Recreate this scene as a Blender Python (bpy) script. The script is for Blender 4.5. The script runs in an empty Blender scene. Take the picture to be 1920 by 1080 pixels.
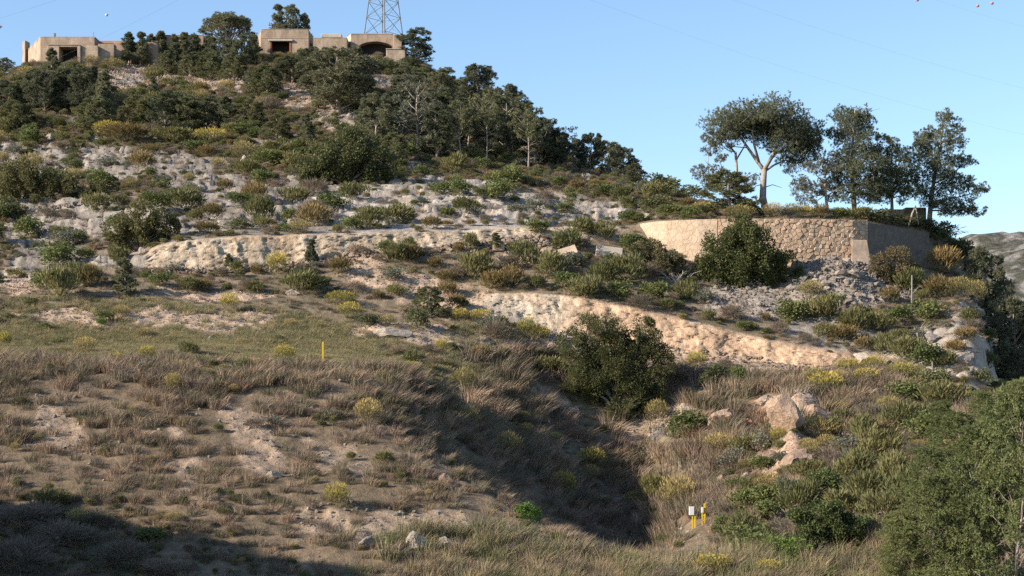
import bpy, bmesh, math, random
import numpy as np
from mathutils import Vector, Matrix, Euler

# ------------------------------------------------------------------ camera, sky, sun, exposure
F = 3045.0          # focal length in pixels of a 1920 wide frame
HZ = 800.0          # image row of the horizon
sc = bpy.context.scene
COL = sc.collection
cam_d = bpy.data.cameras.new('camera'); cam = bpy.data.objects.new('camera', cam_d); COL.objects.link(cam)
cam.location = (0, 0, 0); cam.rotation_euler = (math.radians(90), 0, 0)
cam_d.sensor_width = 36; cam_d.lens = 36 * F / 1920; cam_d.shift_y = (HZ - 540) / 1920
cam_d.clip_start = 0.5; cam_d.clip_end = 9000
sc.camera = cam
SUN = Vector((-0.85, -0.34, 0.42)).normalized()
world = bpy.data.worlds.new('World'); sc.world = world; world.use_nodes = True
wn = world.node_tree.nodes; wl = world.node_tree.links
sky = wn.new('ShaderNodeTexSky'); sky.sky_type = 'NISHITA'; sky.sun_disc = False
sky.sun_elevation = math.asin(SUN.z); sky.sun_rotation = math.atan2(SUN.x, SUN.y)
sky.altitude = 100; sky.air_density = 1.0; sky.dust_density = 0.5; sky.ozone_density = 3.0
bg = wn['Background']; bg.inputs['Strength'].default_value = 0.115
wl.new(sky.outputs[0], bg.inputs['Color'])
sun_d = bpy.data.lights.new('sun', 'SUN'); sun_d.energy = 5.0; sun_d.angle = math.radians(0.6); sun_d.color = (1.0, 0.87, 0.73)
sun = bpy.data.objects.new('sun', sun_d); COL.objects.link(sun)
sun.rotation_euler = SUN.to_track_quat('Z', 'Y').to_euler(); sun.location = SUN * 200
sc.view_settings.view_transform = 'Standard'; sc.view_settings.look = 'None'
sc.view_settings.exposure = 1.0; sc.view_settings.gamma = 1.0; sc.view_settings.use_curve_mapping = False
sc.cycles.use_denoising = False; sc.cycles.sample_clamp_indirect = 3.0
sc.cycles.max_bounces = 6; sc.cycles.diffuse_bounces = 3; sc.cycles.transparent_max_bounces = 4

RNG = np.random.default_rng(7)
random.seed(7)

# ------------------------------------------------------------------ noise
_tab = np.random.default_rng(11).random((64, 64, 64)).astype(np.float32)
def vnoise(x, y, z):
    xi = np.floor(x).astype(int); yi = np.floor(y).astype(int); zi = np.floor(z).astype(int)
    fx = x - xi; fy = y - yi; fz = z - zi
    fx = fx*fx*(3-2*fx); fy = fy*fy*(3-2*fy); fz = fz*fz*(3-2*fz)
    a = lambda i, j, k: _tab[(xi+i) & 63, (yi+j) & 63, (zi+k) & 63]
    c00 = a(0,0,0)*(1-fx)+a(1,0,0)*fx; c10 = a(0,1,0)*(1-fx)+a(1,1,0)*fx
    c01 = a(0,0,1)*(1-fx)+a(1,0,1)*fx; c11 = a(0,1,1)*(1-fx)+a(1,1,1)*fx
    return (c00*(1-fy)+c10*fy)*(1-fz) + (c01*(1-fy)+c11*fy)*fz
def fbm(x, y, z=0.0, oct=4, gain=0.5):
    x = np.asarray(x, float); y = np.asarray(y, float); z = np.zeros_like(x) + z
    s = 0; a = 1; t = 0
    for o in range(oct):
        s = s + a*(vnoise(x*2**o + 17.3*o, y*2**o + 5.1*o, z*2**o + 9.7*o) - 0.5); t += a; a *= gain
    return s / t * 2
def worley(x, y, seed=3):
    """F1, F2-F1 and the id of the nearest cell"""
    r = np.random.default_rng(seed); T = r.random((64, 64, 3))
    xi = np.floor(x).astype(int); yi = np.floor(y).astype(int)
    f1 = np.full(x.shape, 9.0); f2 = np.full(x.shape, 9.0); cid = np.zeros(x.shape); ox = np.zeros(x.shape); oy = np.zeros(x.shape)
    for i in (-1, 0, 1):
        for j in (-1, 0, 1):
            t = T[(xi+i) & 63, (yi+j) & 63]
            dx = xi+i+t[..., 0]-x; dy = yi+j+t[..., 1]-y
            d = np.sqrt(dx*dx+dy*dy); n = d < f1
            f2 = np.where(n, f1, np.minimum(f2, d)); f1 = np.where(n, d, f1); cid = np.where(n, t[..., 2], cid)
            ox = np.where(n, dx, ox); oy = np.where(n, dy, oy)
    return f1, f2-f1, cid, ox, oy
def sstep(a, b, x):
    t = np.clip((x-a)/(b-a), 0, 1); return t*t*(3-2*t)
def inpoly(px, py, poly):
    ins = np.zeros(np.shape(px), bool); n = len(poly)
    for i in range(n):
        x1, y1 = poly[i]; x2, y2 = poly[(i+1) % n]
        c = ((y1 > py) != (y2 > py)) & (px < (x2-x1)*(py-y1)/((y2-y1) or 1e-9)+x1)
        ins ^= c
    return ins

# ------------------------------------------------------------------ materials
def new_mat(name):
    m = bpy.data.materials.new(name); m.use_nodes = True
    nt = m.node_tree; b = nt.nodes['Principled BSDF']; b.inputs['Specular IOR Level'].default_value = 0.15
    b.inputs['Roughness'].default_value = 0.9
    return m, nt, b
def N(nt, typ, **kw):
    n = nt.nodes.new(typ)
    for k, v in kw.items():
        if k in n.inputs.keys(): n.inputs[k].default_value = v
        else: setattr(n, k, v)
    return n
def noise_node(nt, scale, detail=4.0, rough=0.6, vec=None):
    n = N(nt, 'ShaderNodeTexNoise'); n.inputs['Scale'].default_value = scale
    n.inputs['Detail'].default_value = detail; n.inputs['Roughness'].default_value = rough
    if vec: nt.links.new(vec, n.inputs['Vector'])
    return n
def ramp(nt, fac, stops):
    r = nt.nodes.new('ShaderNodeValToRGB'); e = r.color_ramp.elements
    while len(e) < len(stops): e.new(0.5)
    for el, (p, c) in zip(e, stops):
        el.position = p; el.color = (*c, 1) if len(c) == 3 else c
    nt.links.new(fac, r.inputs[0]); return r
def mixcol(nt, mode, fac, a, b):
    m = nt.nodes.new('ShaderNodeMix'); m.data_type = 'RGBA'; m.blend_type = mode
    for s, v in ((0, fac), (6, a), (7, b)):
        if hasattr(v, 'is_linked') or hasattr(v, 'links'): nt.links.new(v, m.inputs[s])
        else: m.inputs[s].default_value = v if s == 0 else (*v, 1)
    return m.outputs[2]
def bump(nt, h, b, strength=0.5, dist=0.1):
    bn = nt.nodes.new('ShaderNodeBump'); bn.inputs['Strength'].default_value = strength; bn.inputs['Distance'].default_value = dist
    nt.links.new(h, bn.inputs['Height']); nt.links.new(bn.outputs[0], b.inputs['Normal'])
ALB = 0.74          # all surveyed colours are scaled to this reflectance
def attr_mat(name, nscale=6.0, lo=0.72, hi=1.25, bstr=0.6, bdist=0.08, rand=0.0, rough=0.92):
    """colour from the mesh's own 'col' attribute, mottled"""
    m, nt, b = new_mat(name)
    at = N(nt, 'ShaderNodeAttribute'); at.attribute_name = 'col'
    geo = N(nt, 'ShaderNodeTexCoord')
    n1 = noise_node(nt, nscale, 6, 0.65, geo.outputs['Object'])
    rp = ramp(nt, n1.outputs[0], [(0.3, (lo*ALB,)*3), (0.7, (hi*ALB,)*3)])
    c = mixcol(nt, 'MULTIPLY', 1.0, at.outputs['Color'], rp.outputs[0])
    if rand:
        oi = N(nt, 'ShaderNodeObjectInfo')
        r2 = ramp(nt, oi.outputs['Random'], [(0.0, (1-rand, 1-rand, 1-rand*0.8)), (0.5, (1, 1, 1)), (1.0, (1+rand, 1+rand*0.75, 1+rand*0.5))])
        c = mixcol(nt, 'MULTIPLY', 1.0, c, r2.outputs[0])
    nt.links.new(c, b.inputs['Base Color']); b.inputs['Roughness'].default_value = rough
    if bstr:
        n3 = noise_node(nt, nscale*5, 8, 0.7, geo.outputs['Object']); ad = N(nt, 'ShaderNodeMath', operation='MULTIPLY_ADD'); nt.links.new(n3.outputs[0], ad.inputs[0]); ad.inputs[1].default_value = 0.45; nt.links.new(n1.outputs[0], ad.inputs[2])
        bump(nt, ad.outputs[0], b, bstr, bdist)
    return m
def foliage_mat(name, rand=0.25, trans=0.22):
    m, nt, b = new_mat(name)
    at = N(nt, 'ShaderNodeAttribute'); at.attribute_name = 'col'
    oi = N(nt, 'ShaderNodeObjectInfo')
    r2 = ramp(nt, oi.outputs['Random'], [(0.0, (ALB*(1-rand), ALB*(1-rand*0.8), ALB*(1-rand))), (0.5, (ALB, ALB, ALB)), (1.0, (ALB*(1+rand), ALB*(1+rand*0.7), ALB*(1+rand*0.4)))])
    c = mixcol(nt, 'MULTIPLY', 1.0, at.outputs['Color'], r2.outputs[0])
    nt.links.new(c, b.inputs['Base Color']); b.inputs['Roughness'].default_value = 0.75
    tr = N(nt, 'ShaderNodeBsdfTranslucent'); nt.links.new(c, tr.inputs['Color'])
    mx = N(nt, 'ShaderNodeMixShader'); mx.inputs[0].default_value = trans
    nt.links.new(b.outputs[0], mx.inputs[1]); nt.links.new(tr.outputs[0], mx.inputs[2])
    nt.links.new(mx.outputs[0], nt.nodes['Material Output'].inputs['Surface'])
    return m
def plain_mat(name, c1, c2=None, scale=3.0, bstr=0.3, bdist=0.03, rough=0.85, voro=None):
    m, nt, b = new_mat(name); c2 = c2 or tuple(v*0.75 for v in c1)
    c1 = tuple(v*ALB for v in c1); c2 = tuple(v*ALB for v in c2)
    tc = N(nt, 'ShaderNodeTexCoord')
    n1 = noise_node(nt, scale, 7, 0.7, tc.outputs['Object'])
    rp = ramp(nt, n1.outputs[0], [(0.33, c2), (0.66, c1)])
    nt.links.new(rp.outputs[0], b.inputs['Base Color']); b.inputs['Roughness'].default_value = rough
    if bstr: bump(nt, n1.outputs[0], b, bstr, bdist)
    return m
M = {}
M['terrain'] = attr_mat('earth_and_rock', 1.9, 0.62, 1.32, 0.8, 0.22)
M['rock'] = attr_mat('loose_rock', 2.2, 0.62, 1.25, 1.0, 0.25, rand=0.14)
M['leaf'] = foliage_mat('leaves', 0.22, 0.33)
M['grass'] = foliage_mat('grass_blades', 0.5, 0.2)
M['bark'] = plain_mat('pine_bark', (0.46, 0.40, 0.34), (0.25, 0.21, 0.175), 5.0)
M['dead'] = plain_mat('dead_wood', (0.50, 0.45, 0.39), (0.32, 0.28, 0.24), 5.0)
M['concrete'] = plain_mat('weathered_concrete', (0.46, 0.36, 0.265), (0.24, 0.185, 0.14), 0.6, 0.5, 0.12)
def concrete_mat(name, ca, cb, dark_):
    m, nt, b = new_mat(name); tc = N(nt, 'ShaderNodeTexCoord'); mp = N(nt, 'ShaderNodeMapping'); mp.inputs['Scale'].default_value = (0.8, 0.8, 0.3); nt.links.new(tc.outputs['Object'], mp.inputs[0])
    n1 = noise_node(nt, 0.5, 7, 0.7, tc.outputs['Object']); n2 = noise_node(nt, 1.3, 5, 0.7, mp.outputs[0])
    c = ramp(nt, n1.outputs[0], [(0.30, tuple(v*ALB for v in cb)), (0.62, tuple(v*ALB for v in ca))]); st = ramp(nt, n2.outputs[0], [(0.36, (dark_,)*3), (0.58, (1.08,)*3)])
    nt.links.new(mixcol(nt, 'MULTIPLY', 1.0, c.outputs[0], st.outputs[0]), b.inputs['Base Color'])
    wv = N(nt, 'ShaderNodeTexWave'); wv.bands_direction = 'Z'; wv.inputs['Scale'].default_value = 0.9; wv.inputs['Distortion'].default_value = 1.5; nt.links.new(tc.outputs['Object'], wv.inputs[0])
    ad = N(nt, 'ShaderNodeMath', operation='MULTIPLY_ADD'); nt.links.new(wv.outputs['Fac'], ad.inputs[0]); ad.inputs[1].default_value = 0.06; nt.links.new(n1.outputs[0], ad.inputs[2]); bump(nt, ad.outputs[0], b, 0.6, 0.15); return m
M['concrete'] = concrete_mat('weathered_concrete', (0.50, 0.39, 0.29), (0.30, 0.225, 0.165), 0.74)
M['concrete_pale'] = plain_mat('pale_concrete', (0.62, 0.55, 0.45), (0.44, 0.39, 0.31), 1.2, 0.4, 0.06)
M['concrete_red'] = plain_mat('reddish_render', (0.50, 0.34, 0.24), (0.34, 0.24, 0.18), 0.8, 0.4, 0.06)
M['brick_red'] = plain_mat('red_jamb', (0.42, 0.16, 0.08), (0.3, 0.12, 0.07), 2.0)
M['dark'] = plain_mat('interior_shade', (0.05, 0.045, 0.04), (0.03, 0.028, 0.026), 1.0)  # near-black colour stands in for the shade inside the bunker openings
M['steel'] = plain_mat('galvanised_steel', (0.22, 0.25, 0.28), (0.16, 0.18, 0.2), 3.0, 0, rough=0.6)
M['wire'] = plain_mat('power_wire', (0.30, 0.33, 0.37), (0.25, 0.28, 0.3), 1.0, 0)
M['ball_red'] = plain_mat('marker_ball_red', (0.60, 0.30, 0.25), (0.5, 0.24, 0.2), 1.0, 0)
M['ball_white'] = plain_mat('marker_ball_white', (0.75, 0.68, 0.70), (0.65, 0.58, 0.6), 1.0, 0)
M['yellow'] = plain_mat('yellow_paint', (0.80, 0.56, 0.03), (0.66, 0.44, 0.03), 6.0, 0.1, 0.01, 0.55)
M['white'] = plain_mat('white_box_paint', (0.82, 0.82, 0.80), (0.72, 0.72, 0.70), 6.0, 0.05, 0.01, 0.5)
M['post'] = plain_mat('weathered_post', (0.36, 0.33, 0.30), (0.24, 0.22, 0.20), 6.0)
M['stone'] = plain_mat('wall_stone', (0.60, 0.43, 0.29), (0.45, 0.32, 0.21), 2.2, 0.6, 0.05)
M['stone2'] = plain_mat('wall_stone_pink', (0.54, 0.385, 0.265), (0.41, 0.29, 0.195), 2.6, 0.6, 0.05)
M['stone3'] = plain_mat('wall_stone_pale', (0.66, 0.51, 0.365), (0.50, 0.375, 0.26), 2.0, 0.6, 0.05)
M['mortar'] = plain_mat('recessed_mortar', (0.40, 0.31, 0.22), (0.28, 0.21, 0.15), 3.0)
M['scrub_ground'] = plain_mat('scrub_covered_ground', (0.14, 0.13, 0.07), (0.09, 0.085, 0.05), 0.05, 0.5, 1.0)

# plastered stone wall: broad relief of the stones under the render
def rendered_mat(name, ca, cb):
    m, nt, b = new_mat(name); tc = N(nt, 'ShaderNodeTexCoord')
    vo = N(nt, 'ShaderNodeTexVoronoi', feature='DISTANCE_TO_EDGE'); vo.inputs['Scale'].default_value = 2.0
    nz = noise_node(nt, 1.5, 6, 0.65, tc.outputs['Object'])
    wv = N(nt, 'ShaderNodeVectorMath', operation='ADD'); nt.links.new(tc.outputs['Object'], wv.inputs[0]); nt.links.new(nz.outputs['Color'], wv.inputs[1])
    nt.links.new(wv.outputs[0], vo.inputs['Vector'])
    e = ramp(nt, vo.outputs['Distance'], [(0.0, (0, 0, 0)), (0.12, (1, 1, 1))])
    c = ramp(nt, nz.outputs[0], [(0.32, tuple(v*ALB for v in ca)), (0.68, tuple(v*ALB for v in cb))])
    c2 = mixcol(nt, 'MULTIPLY', 0.10, c.outputs[0], e.outputs[0]); nt.links.new(c2, b.inputs['Base Color'])
    ad = N(nt, 'ShaderNodeMath', operation='MULTIPLY_ADD'); nt.links.new(e.outputs[0], ad.inputs[0]); ad.inputs[1].default_value = 0.5; nt.links.new(nz.outputs[0], ad.inputs[2])
    bump(nt, ad.outputs[0], b, 0.6, 0.08);
    return m
M['render'] = rendered_mat('rendered_stone', (0.52, 0.385, 0.265), (0.66, 0.505, 0.365))
M['wing'] = rendered_mat('shaded_render', (0.17, 0.14, 0.115), (0.25, 0.205, 0.165))  # darker copy of the wall render, with the turned wing's shade in its colour

# ------------------------------------------------------------------ mesh helpers
def mesh_np(name, V, Fc, mat=None, col=None, smooth=False):
    """mesh from numpy verts and a rectangular face array (all tris or all quads)"""
    V = np.ascontiguousarray(V, np.float32); Fc = np.ascontiguousarray(Fc, np.int32)
    me = bpy.data.meshes.new(name); n = Fc.shape[1]
    me.vertices.add(len(V)); me.vertices.foreach_set('co', V.ravel())
    me.loops.add(Fc.size); me.loops.foreach_set('vertex_index', Fc.ravel())
    me.polygons.add(len(Fc)); me.polygons.foreach_set('loop_start', np.arange(0, Fc.size, n, dtype=np.int32))
    me.polygons.foreach_set('loop_total', np.full(len(Fc), n, np.int32))
    me.polygons.foreach_set('use_smooth', np.full(len(Fc), smooth))
    me.update(calc_edges=True)
    if col is not None:
        a = me.color_attributes.new('col', 'FLOAT_COLOR', 'POINT')
        c4 = np.ones((len(V), 4), np.float32); c4[:, :3] = col; a.data.foreach_set('color', c4.ravel())
    if mat: me.materials.append(M[mat])
    return me
def link(name, me, parent=None, loc=None):
    o = bpy.data.objects.new(name, me); COL.objects.link(o)
    if parent: o.parent = parent
    if loc is not None: o.location = loc
    return o
def tag(o, label=None, cat=None, group=None, kind=None):
    if label: o['label'] = label
    if cat: o['category'] = cat
    if group: o['group'] = group
    if kind: o['kind'] = kind
    return o
def empty(name, loc):
    o = bpy.data.objects.new(name, None); COL.objects.link(o); o.location = loc; o.empty_display_size = 0.3; return o
class MB:
    """collects prisms, bars and boxes into one mesh"""
    def __init__(s): s.v = []; s.f = []
    def add(s, V, Fs):
        o = len(s.v); s.v += [tuple(p) for p in V]; s.f += [tuple(i+o for i in f) for f in Fs]; return s
    def box(s, x0, x1, y0, y1, z0, z1):
        V = [(x0,y0,z0),(x1,y0,z0),(x1,y1,z0),(x0,y1,z0),(x0,y0,z1),(x1,y0,z1),(x1,y1,z1),(x0,y1,z1)]
        return s.add(V, [(3,2,1,0),(4,5,6,7),(0,1,5,4),(1,2,6,5),(2,3,7,6),(3,0,4,7)])
    def prism(s, foot, z0, z1, top=None):
        n = len(foot); top = top or foot
        V = [(x, y, z0) for x, y in foot] + [(x, y, z1) for x, y in top]
        return s.add(V, [tuple(range(n))[::-1], tuple(range(n, 2*n))] + [(i, (i+1) % n, n+(i+1) % n, n+i) for i in range(n)])
    def tube(s, pts, rad, n=6):
        pts = [Vector(p) for p in pts]; rings = []
        for i, p in enumerate(pts):
            d = (pts[min(i+1, len(pts)-1)] - pts[max(i-1, 0)]).normalized()
            a = d.orthogonal().normalized() if i == 0 else (a - d*a.dot(d)).normalized()
            bb = d.cross(a); r = rad[i] if hasattr(rad, '__len__') else rad
            rings.append([p + (a*math.cos(2*math.pi*k/n) + bb*math.sin(2*math.pi*k/n))*r for k in range(n)])
        V = [q for r in rings for q in r]; Fs = []
        for i in range(len(pts)-1):
            for k in range(n): Fs.append((i*n+k, i*n+(k+1) % n, (i+1)*n+(k+1) % n, (i+1)*n+k))
        Fs += [tuple(range(n))[::-1], tuple(range((len(pts)-1)*n, len(pts)*n))]
        return s.add(V, Fs)
    def mesh(s, name, mat, smooth=False, bevel=0):
        me = bpy.data.meshes.new(name); me.from_pydata(s.v, [], s.f)
        if bevel:
            bm = bmesh.new(); bm.from_mesh(me); bmesh.ops.bevel(bm, geom=bm.edges[:], offset=bevel, segments=1, affect='EDGES'); bm.to_mesh(me); bm.free()
        me.materials.append(M[mat])
        if smooth: me.polygons.foreach_set('use_smooth', [True]*len(me.polygons))
        me.update(); return me
    def build(s, name, mat, parent=None, smooth=False, bevel=0):
        me = s.mesh(name, mat, smooth, bevel); o = link(name, me, parent)
        if parent: o.matrix_parent_inverse = Matrix.Translation(-parent.location)
        return o
def PX(px, Y): return (px-960)/F*Y
def PZ(py, Y): return (HZ-py)/F*Y
def P(px, py, Y): return Vector((PX(px, Y), Y, PZ(py, Y)))

# ------------------------------------------------------------------ terrain: one sheet through surveyed break lines
WALL = [(1200, 135.6), (1222, 134.4), (1250, 133.5), (1300, 132.7), (1400, 132.1), (1500, 132.3), (1600, 133.0), (1630, 133.7), (1655, 135.0), (1690, 137.2), (1742, 140.6)]
WX = [p[0] for p in WALL]; WY = [p[1] for p in WALL]
WALLZ = PZ(410, 132.6)
LINES = [
 # (subdivisions to the next line, [(px, py, Y), ...])
 (10, [(-700,1450,38),(2600,1450,38)]),
 (10, [(-700,1330,47),(2600,1330,47)]),
 (64, [(-700,1080,62),(1100,1080,62),(1300,1085,62),(2600,1080,62)]),
 (70, [(-700,860,73),(0,900,72),(400,890,73),(620,850,76),(720,835,77),(850,890,74),(1000,985,69),(1130,1050,66),(1200,1066,66),(1300,1050,68),(1500,1005,70),(1700,960,70),(1920,900,72),(2600,860,72)]),
 (44, [(-700,680,86),(0,700,85),(400,708,85),(640,712,86),(740,780,83),(850,856,86),(1000,968,87),(1100,1026,87),(1200,1052,87),(1300,992,82),(1400,945,85),(1500,902,86),(1700,862,88),(1920,820,88),(2600,800,88)]),
 (50, [(-700,672,90),(0,690,89),(400,695,89),(640,700,91),(750,708,94),(850,782,95),(1000,872,96),(1100,940,97),(1190,984,97),(1300,905,95),(1400,868,95),(1500,836,96),(1700,795,98),(1860,770,98),(1920,775,100),(2600,790,100)]),
 (50, [(-700,620,106),(0,645,105),(400,650,105),(605,664,105),(750,672,106),(850,696,106),(950,722,108),(1000,748,109),(1100,812,108),(1200,864,107),(1300,800,106),(1400,782,105),(1450,762,105),(1500,748,106),(1600,736,107),(1700,732,108),(1800,746,108),(1860,750,109),(1900,765,116),(1960,790,120),(2600,800,122)]),
 (44, [(-700,540,119),(0,562,118),(300,562,118),(600,592,117),(640,615,115),(720,612,115),(800,614,116),(900,606,118),(1000,612,120),(1100,640,119),(1250,655,118),(1400,668,117),(1500,690,115),(1640,694,114),(1700,690,113.6),(1800,684,113),(1845,690,113.6),(1868,720,117.5),(1890,768,122),(1960,795,128),(2600,802,130)]),
 (44, [(-700,522,121),(0,545,120.5),(300,545,120),(600,566,120),(820,575,121),(890,566,121.6),(930,554,121.8),(1000,553,121.6),(1100,563,120.6),(1200,584,119.6),(1300,606,118.6),(1400,632,117.7),(1500,654,115.9),(1640,674,114.7),(1700,660,115.3),(1790,640,115.6),(1840,640,116.4),(1862,690,120.5),(1885,765,125),(1960,797,131),(2600,802,133)]),
 (30, [(-700,490,127),(0,522,126),(230,512,126.6),(280,508,127),(400,508,127),(520,502,128),(640,481,129),(700,472,129.4),(850,462,130.3),(1000,444,131.5),(1100,446,132.8),(1170,455,134),(1222,462,134.6),(1260,476,133.6),(1300,490,132.9),(1450,499,132.35),(1600,494,133.15),(1630,496,133.6),(1742,497,140.1),(1790,500,142),(1830,540,142),(1880,760,142),(1960,798,142),(2600,803,142)]),
 (30, [(-700,472,130),(0,506,128),(230,496,127.6),(270,480,127.7),(295,464,128),(350,453,128),(450,446,128.5),(600,441,129.6),(700,440,130.2),(800,437,131.1),(900,432,132),(1000,426,133),(1100,424,134.5),(1170,424,136),(1222,414,136.3),(1260,413,135.4),(1300,413,134.4),(1450,414,133.8),(1600,417,134.6),(1630,420,135.2),(1742,431,142),(1790,450,144),(1830,490,144),(1880,755,144),(1960,798,144),(2600,804,144)]),
 (46, [(-700,400,152),(0,425,150),(300,388,150),(600,385,148),(740,378,148),(900,376,148),(1000,385,148),(1200,398,150),(1300,396,145),(1450,395,141),(1600,399,141),(1700,407,144),(1760,428,147),(1810,470,148),(1850,600,148),(1890,758,148),(2600,804,148)]),
 (84, [(-700,275,190),(0,300,186),(300,290,186),(600,318,176),(740,328,168),(850,312,180),(1000,322,180),(1100,332,178),(1200,346,172),(1300,384,160),(1400,402,155),(1500,404,152),(1650,412,152),(1740,430,153),(1800,470,153),(1850,620,153),(1890,760,153),(2600,804,153)]),
 (8, [(-700,190,240),(0,148,246),(60,122,249),(200,116,250),(300,128,250),(400,124,252),(500,98,254),(600,96,254),(700,103,254),(765,112,256),(800,126,257),(860,158,254),(920,196,250),(1000,246,242),(1060,296,232),(1120,330,220),(1200,352,202),(1300,392,184),(1400,412,172),(1500,420,166),(1650,430,162),(1740,450,160),(1800,500,160),(1850,640,160),(1890,762,160),(2600,804,160)]),
 (8, [(-700,180,262),(0,140,266),(60,116,268),(200,108,268),(400,106,270),(500,88,272),(600,82,272),(700,92,274),(765,108,272),(860,165,266),(920,206,262),(1000,258,252),(1060,306,242),(1120,340,228),(1200,365,212),(1300,405,194),(1400,430,184),(1500,445,178),(1650,460,174),(1740,480,170),(1800,540,170),(1850,660,170),(1890,764,170),(2600,804,170)]),
 (0, [(-700,500,420),(1000,560,420),(1400,640,330),(1800,760,260),(2600,806,260)]),
]
ucol = np.concatenate([np.arange(-700, -20, 20), np.arange(-20, 1940, 4), np.arange(1940, 2601, 20)]).astype(float)
NU = len(ucol)
pyL = np.array([np.interp(ucol, [p[0] for p in L], [p[1] for p in L]) for _, L in LINES])
yL = np.array([np.interp(ucol, [p[0] for p in L], [p[2] for p in L]) for _, L in LINES])
zL = (HZ - pyL) / F * yL
rows_y, rows_z, rid = [], [], []
for i, (n, _) in enumerate(LINES[:-1]):
    for k in range(n):
        t = k / n; rows_y.append(yL[i]*(1-t)+yL[i+1]*t); rows_z.append(zL[i]*(1-t)+zL[i+1]*t); rid.append(i+t)
rows_y.append(yL[-1]); rows_z.append(zL[-1]); rid.append(len(LINES)-1.0)
TY = np.array(rows_y); TZ = np.array(rows_z); RID = np.array(rid); NR = len(TY)
U = np.tile(ucol, (NR, 1)); R2 = np.tile(RID[:, None], (1, NU))
# keep the cut faces crisp, soften the rest
keep = np.zeros((NR, NU))
keep = np.maximum(keep, (np.abs(R2-7.5) < 0.8) * sstep(860, 930, U) * (1-sstep(1640, 1700, U)))
keep = np.maximum(keep, (np.abs(R2-9.5) < 0.8) * sstep(230, 290, U) * (1-sstep(950, 1050, U)))
keep = np.maximum(keep, (np.abs(R2-9.5) < 0.9) * sstep(1180, 1220, U) * (1-sstep(1745, 1760, U)))
for it in range(14):
    for A in (TY, TZ):
        B = A.copy(); B[1:-1] = 0.25*A[:-2]+0.5*A[1:-1]+0.25*A[2:]
        A[:] = A*keep + B*(1-keep)
for it in range(8):
    for A in (TY, TZ):
        B = A.copy(); B[:, 1:-1] = 0.25*A[:, :-2]+0.5*A[:, 1:-1]+0.25*A[:, 2:]
        A[:] = A*keep + B*(1-keep)
TX = (U-960)/F*TY
PYB = HZ - TZ/TY*F                       # where each point of the sheet lies in the survey photograph
jx = 42*fbm(TX*0.35, TY*0.2, 1.0, 5, 0.6); jy = 22*fbm(TX*0.35, TY*0.2, 7.0, 5, 0.6)
QX, QY = U+jx, PYB+jy
def blur(A, n):
    for _ in range(n):
        B = A.copy(); B[1:-1] = (A[:-2]+2*A[1:-1]+A[2:])/4; A = B
        B = A.copy(); B[:, 1:-1] = (A[:, :-2]+2*A[:, 1:-1]+A[:, 2:])/4; A = B
    return A
def zone(poly, soft=0): return inpoly(QX, QY, poly).astype(float)
Z_ROCK = [
 [(120,215),(300,225),(430,240),(400,262),(200,255),(110,240)],
 [(0,262),(130,262),(300,285),(330,318),(240,345),(120,335),(0,310)],
 [(330,280),(420,300),(450,330),(520,330),(700,352),(760,340),(1000,355),(1170,385),(1190,412),(990,428),(700,440),(380,440),(300,455),(180,440),(60,470),(0,470),(0,420),(200,390),(330,370),(290,330)],
 [(0,480),(110,470),(270,455),(290,500),(140,505),(0,510)],
 [(735,330),(840,325),(1010,360),(1000,410),(800,415),(650,395),(600,365)],
 [(1030,285),(1090,300),(1150,340),(1100,340),(1050,322)],
 [(0,365),(60,370),(210,360),(215,395),(70,420),(0,415)],
 [(1470,590),(1600,600),(1680,640),(1700,665),(1640,672),(1500,650),(1440,630)],
 [(1640,640),(1800,590),(1850,560),(1900,700),(1900,760),(1780,730),(1720,690)],
 [(690,140),(770,150),(760,175),(690,165)],
]
rockm = np.zeros((NR, NU))
for p in Z_ROCK: rockm = np.maximum(rockm, zone(p))
rockm *= (R2 > 5.5) & (R2 < 13.5)
rockm = sstep(0.42, 0.58, blur(rockm, 4)*0.8 + 0.55*fbm(TX*0.30, TY*0.34, 15.0, 5))
upper = (R2 > 9.7) & (R2 < 13.0)
rockm = np.maximum(rockm, upper * (fbm(TX*0.16, TY*0.10, 3.3, 5) > 0.33) * (U < 1230) * 0.9)
scarpU = ((R2 > 9.0) & (R2 < 10.05)) * sstep(262, 285, U) * (1-sstep(1120, 1200, U))
scarpL = ((R2 > 6.95) & (R2 < 8.03)) * sstep(880, 930, U) * (1-sstep(1640, 1690, U))
Z_SOIL = [
 [(630,470),(720,468),(700,510),(860,520),(940,560),(930,610),(860,590),(760,570),(640,520)],
 [(640,612),(760,606),(900,620),(1040,640),(1045,668),(900,660),(780,650),(640,640)],
 [(0,520),(80,505),(95,540),(60,560),(0,565)],
 [(300,540),(560,545),(560,562),(310,556)],
 [(1240,620),(1400,650),(1560,690),(1500,715),(1400,700),(1260,680)],
 [(950,440),(1090,450),(1050,500),(960,490)],
 [(190,120),(270,120),(290,160),(225,172)], [(290,140),(470,140),(460,175),(300,165)],
 [(505,165),(600,165),(590,210),(520,205)], [(590,205),(680,215),(690,250),(600,235)],
 [(540,285),(600,280),(590,315),(530,312)],
 [(560,970),(860,960),(880,1010),(560,1005)], [(80,730),(170,800),(150,860),(60,800)],
 [(300,780),(360,800),(400,1000),(340,930)], [(430,730),(520,800),(560,900),(480,900),(400,770)],
 [(560,800),(660,830),(700,900),(600,900)],
 [(960,720),(1080,740),(1070,790),(980,760)], [(1180,760),(1300,770),(1260,830),(1190,830)],
 [(1400,740),(1560,740),(1540,880),(1440,890),(1380,800)],
 [(1190,1020),(1420,1030),(1400,1052),(1230,1050)], [(0,590),(420,580),(560,600),(330,625),(100,610)],
]
soil = np.zeros((NR, NU))
for p in Z_SOIL: soil = np.maximum(soil, zone(p))
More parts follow.
